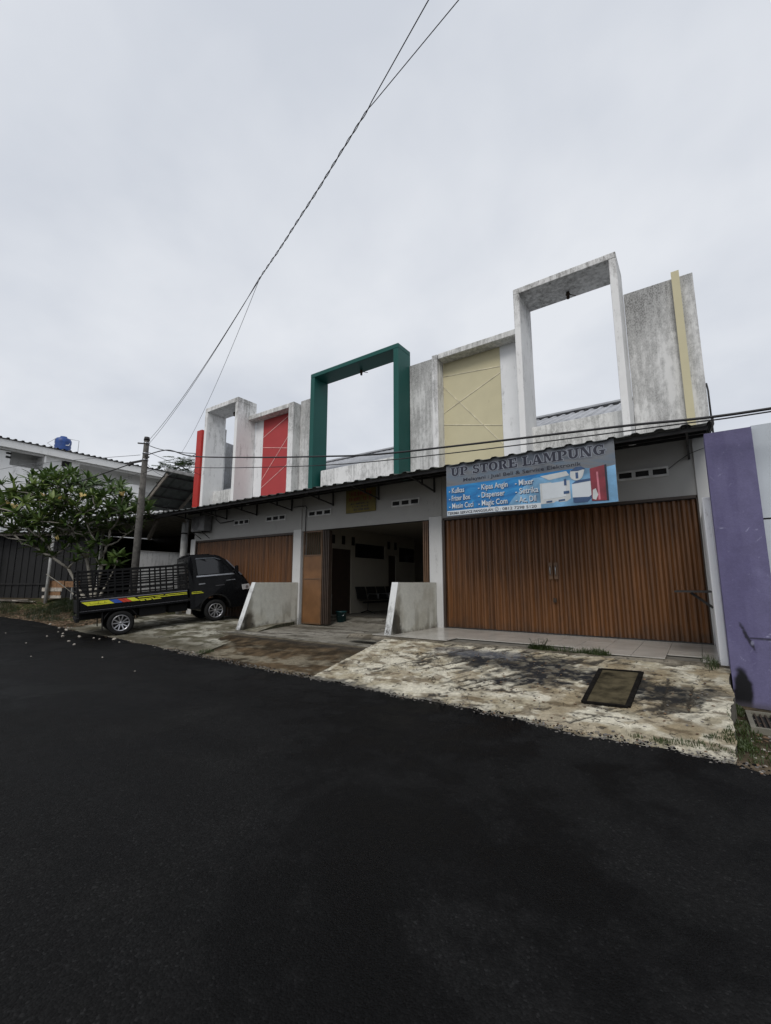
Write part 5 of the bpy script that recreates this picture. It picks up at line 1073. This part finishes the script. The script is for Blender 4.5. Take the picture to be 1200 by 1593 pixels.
# leafy weeds on the porch edge
wd_ = thing('weed', 'leafy green weed growing from the porch edge before the brown door', 'plant', (-2.1, 7.08, .33))
ws_ = MB(); wl = []
for k in range(9):
    a = r5.uniform(0, 6.28); tp_ = Vector((-2.1+.14*math.cos(a), 7.08+.08*math.sin(a), .33+r5.uniform(.08, .2))); ws_.tube([(-2.1+.03*math.cos(a), 7.08, .32), tp_], .003, 4)
    for q in range(7): wl.append((Vector((-2.1, 7.08, .33)).lerp(tp_, .35+.1*q), a+q*2.4))
part('stem', ws_, M['grass'], wd_); wm = MB()
for p, a in wl: X_ = Vector((math.cos(a), math.sin(a), .3)).normalized(); Y_ = Vector((0,0,1)).cross(X_).normalized(); Z_ = X_.cross(Y_); s_ = .2; wm.add(l2[0], l2[1], True, Matrix(((X_.x*s_, Y_.x*s_, Z_.x*s_, p.x), (X_.y*s_, Y_.y*s_, Z_.y*s_, p.y), (X_.z*s_, Y_.z*s_, Z_.z*s_, p.z), (0,0,0,1))))
part('leaves', wm, M['grass'], wd_)
# dry leaf litter and stones
def litter(name, n, xr, tr2, mats, smin, smax, zf, flat=.35):
    for mi_, mat in enumerate(mats):
        mb = MB(); rr = random.Random(mi_*13+n)
        for k in range(n):
            x = rr.uniform(*xr); y = float(edge(np.array([x]))[0])+rr.uniform(*tr2); s_ = rr.uniform(smin, smax); z = zf(x, y)+s_*flat*.35; Mx = Matrix.Translation((x, y, z)) @ Matrix.Rotation(rr.uniform(0, 6.28), 4, 'Z') @ Matrix.Rotation(rr.uniform(-.4, .4), 4, 'X')
            pr = []
            for zz_, q in ((-1, .6), (0, 1), (1, .55)):
                for j in range(6): a = j*math.pi/3; f_ = rr.uniform(.75, 1.15); pr.append((s_*q*f_*math.cos(a), s_*q*f_*.7*math.sin(a), s_*flat*zz_*.5))
            mb.add(pr, [(5,4,3,2,1,0), (12,13,14,15,16,17)]+[(r_*6+j, r_*6+(j+1) % 6, r_*6+6+(j+1) % 6, r_*6+6+j) for r_ in range(2) for j in range(6)], False, Mx)
        o = part(name, mb, mat); tag(o, kind='stuff')
P1 = plain('pale_stone', (.34,.31,.27), .9, 0, .35, 20); P2 = plain('dry_leaf_brown', (.13,.08,.045), .9, 0, .45, 20); P3 = plain('grey_stone', (.13,.12,.11), .9, 0, .3, 20)
litter('dry_leaves', 1300, (-24, -13.2), (.05, 2.2), [P2, plain('dry_leaf_tan', (.20,.14,.09), .9, 0, .4, 20)], .02, .07, ground_z, .2)
litter('gravel', 260, (-16, -8.0), (-.12, .25), [P1, P3, P2], .008, .03, lambda x, y: .012, .6)
litter('gravel', 300, (-7.9, .3), (-.10, .16), [P3, P2], .004, .016, lambda x, y: .02, .6)
litter('gravel', 120, (.2, 1.6), (.05, 1.8), [P1, P2, P3], .008, .03, lambda x, y: -.02, .5)
litter('gravel', 260, (-4.4, .0), (.2, 2.1), [P3, P2], .006, .020, lambda x, y: rz(x, y)+.0, .5)
litter('gravel', 700, (-9, .3), (-.12, .10), [M['asphalt'], P3], .004, .018, lambda x, y: .024, .7)
rr = random.Random(9)
stone = MB()
pr = []
for zz_, q in ((-1, .6), (0, 1), (1, .55)):
    for j in range(7): a = j*2*math.pi/7; f_ = rr.uniform(.8, 1.12); pr.append((q*f_*math.cos(a), q*f_*.75*math.sin(a), .5*zz_))
stone.add(pr, [(6,5,4,3,2,1,0), tuple(range(14, 21))]+[(r_*7+j, r_*7+(j+1) % 7, r_*7+7+(j+1) % 7, r_*7+7+j) for r_ in range(2) for j in range(7)])
sme = stone.mesh('stone', P1)
for px, py, s_ in ((242,0,0),): pass
for (x, y, s_) in ((-13.2,4.75,.055),(-12.75,4.95,.05),(-12.95,5.02,.04),(-12.2,5.05,.035),(-11.5,5.2,.06),(-11.9,5.05,.03),(-12.0,4.45,.045),(-11.3,4.3,.04),(-13.9,5.0,.04),(-14.5,5.1,.03),(-10.9,5.05,.03),(-13.6,4.55,.03),(-14.8,5.4,.06),(-15.6,5.5,.05),(-17.2,5.8,.06),(-12.5,3.8,.02),(-9.0,3.9,.02),(-7.2,3.6,.02),(-15.4,4.2,.02),(-10.2,3.2,.015)):
    o = put('stone', sme, None, (x, y, .012+s_*.3), (0, rr.uniform(-.3, .3), rr.uniform(0, 6)), (s_, s_, s_*.8)); tag(o, 'small pale stone lying loose on or beside the asphalt near the truck', 'stone', 'loose stones by the road edge')
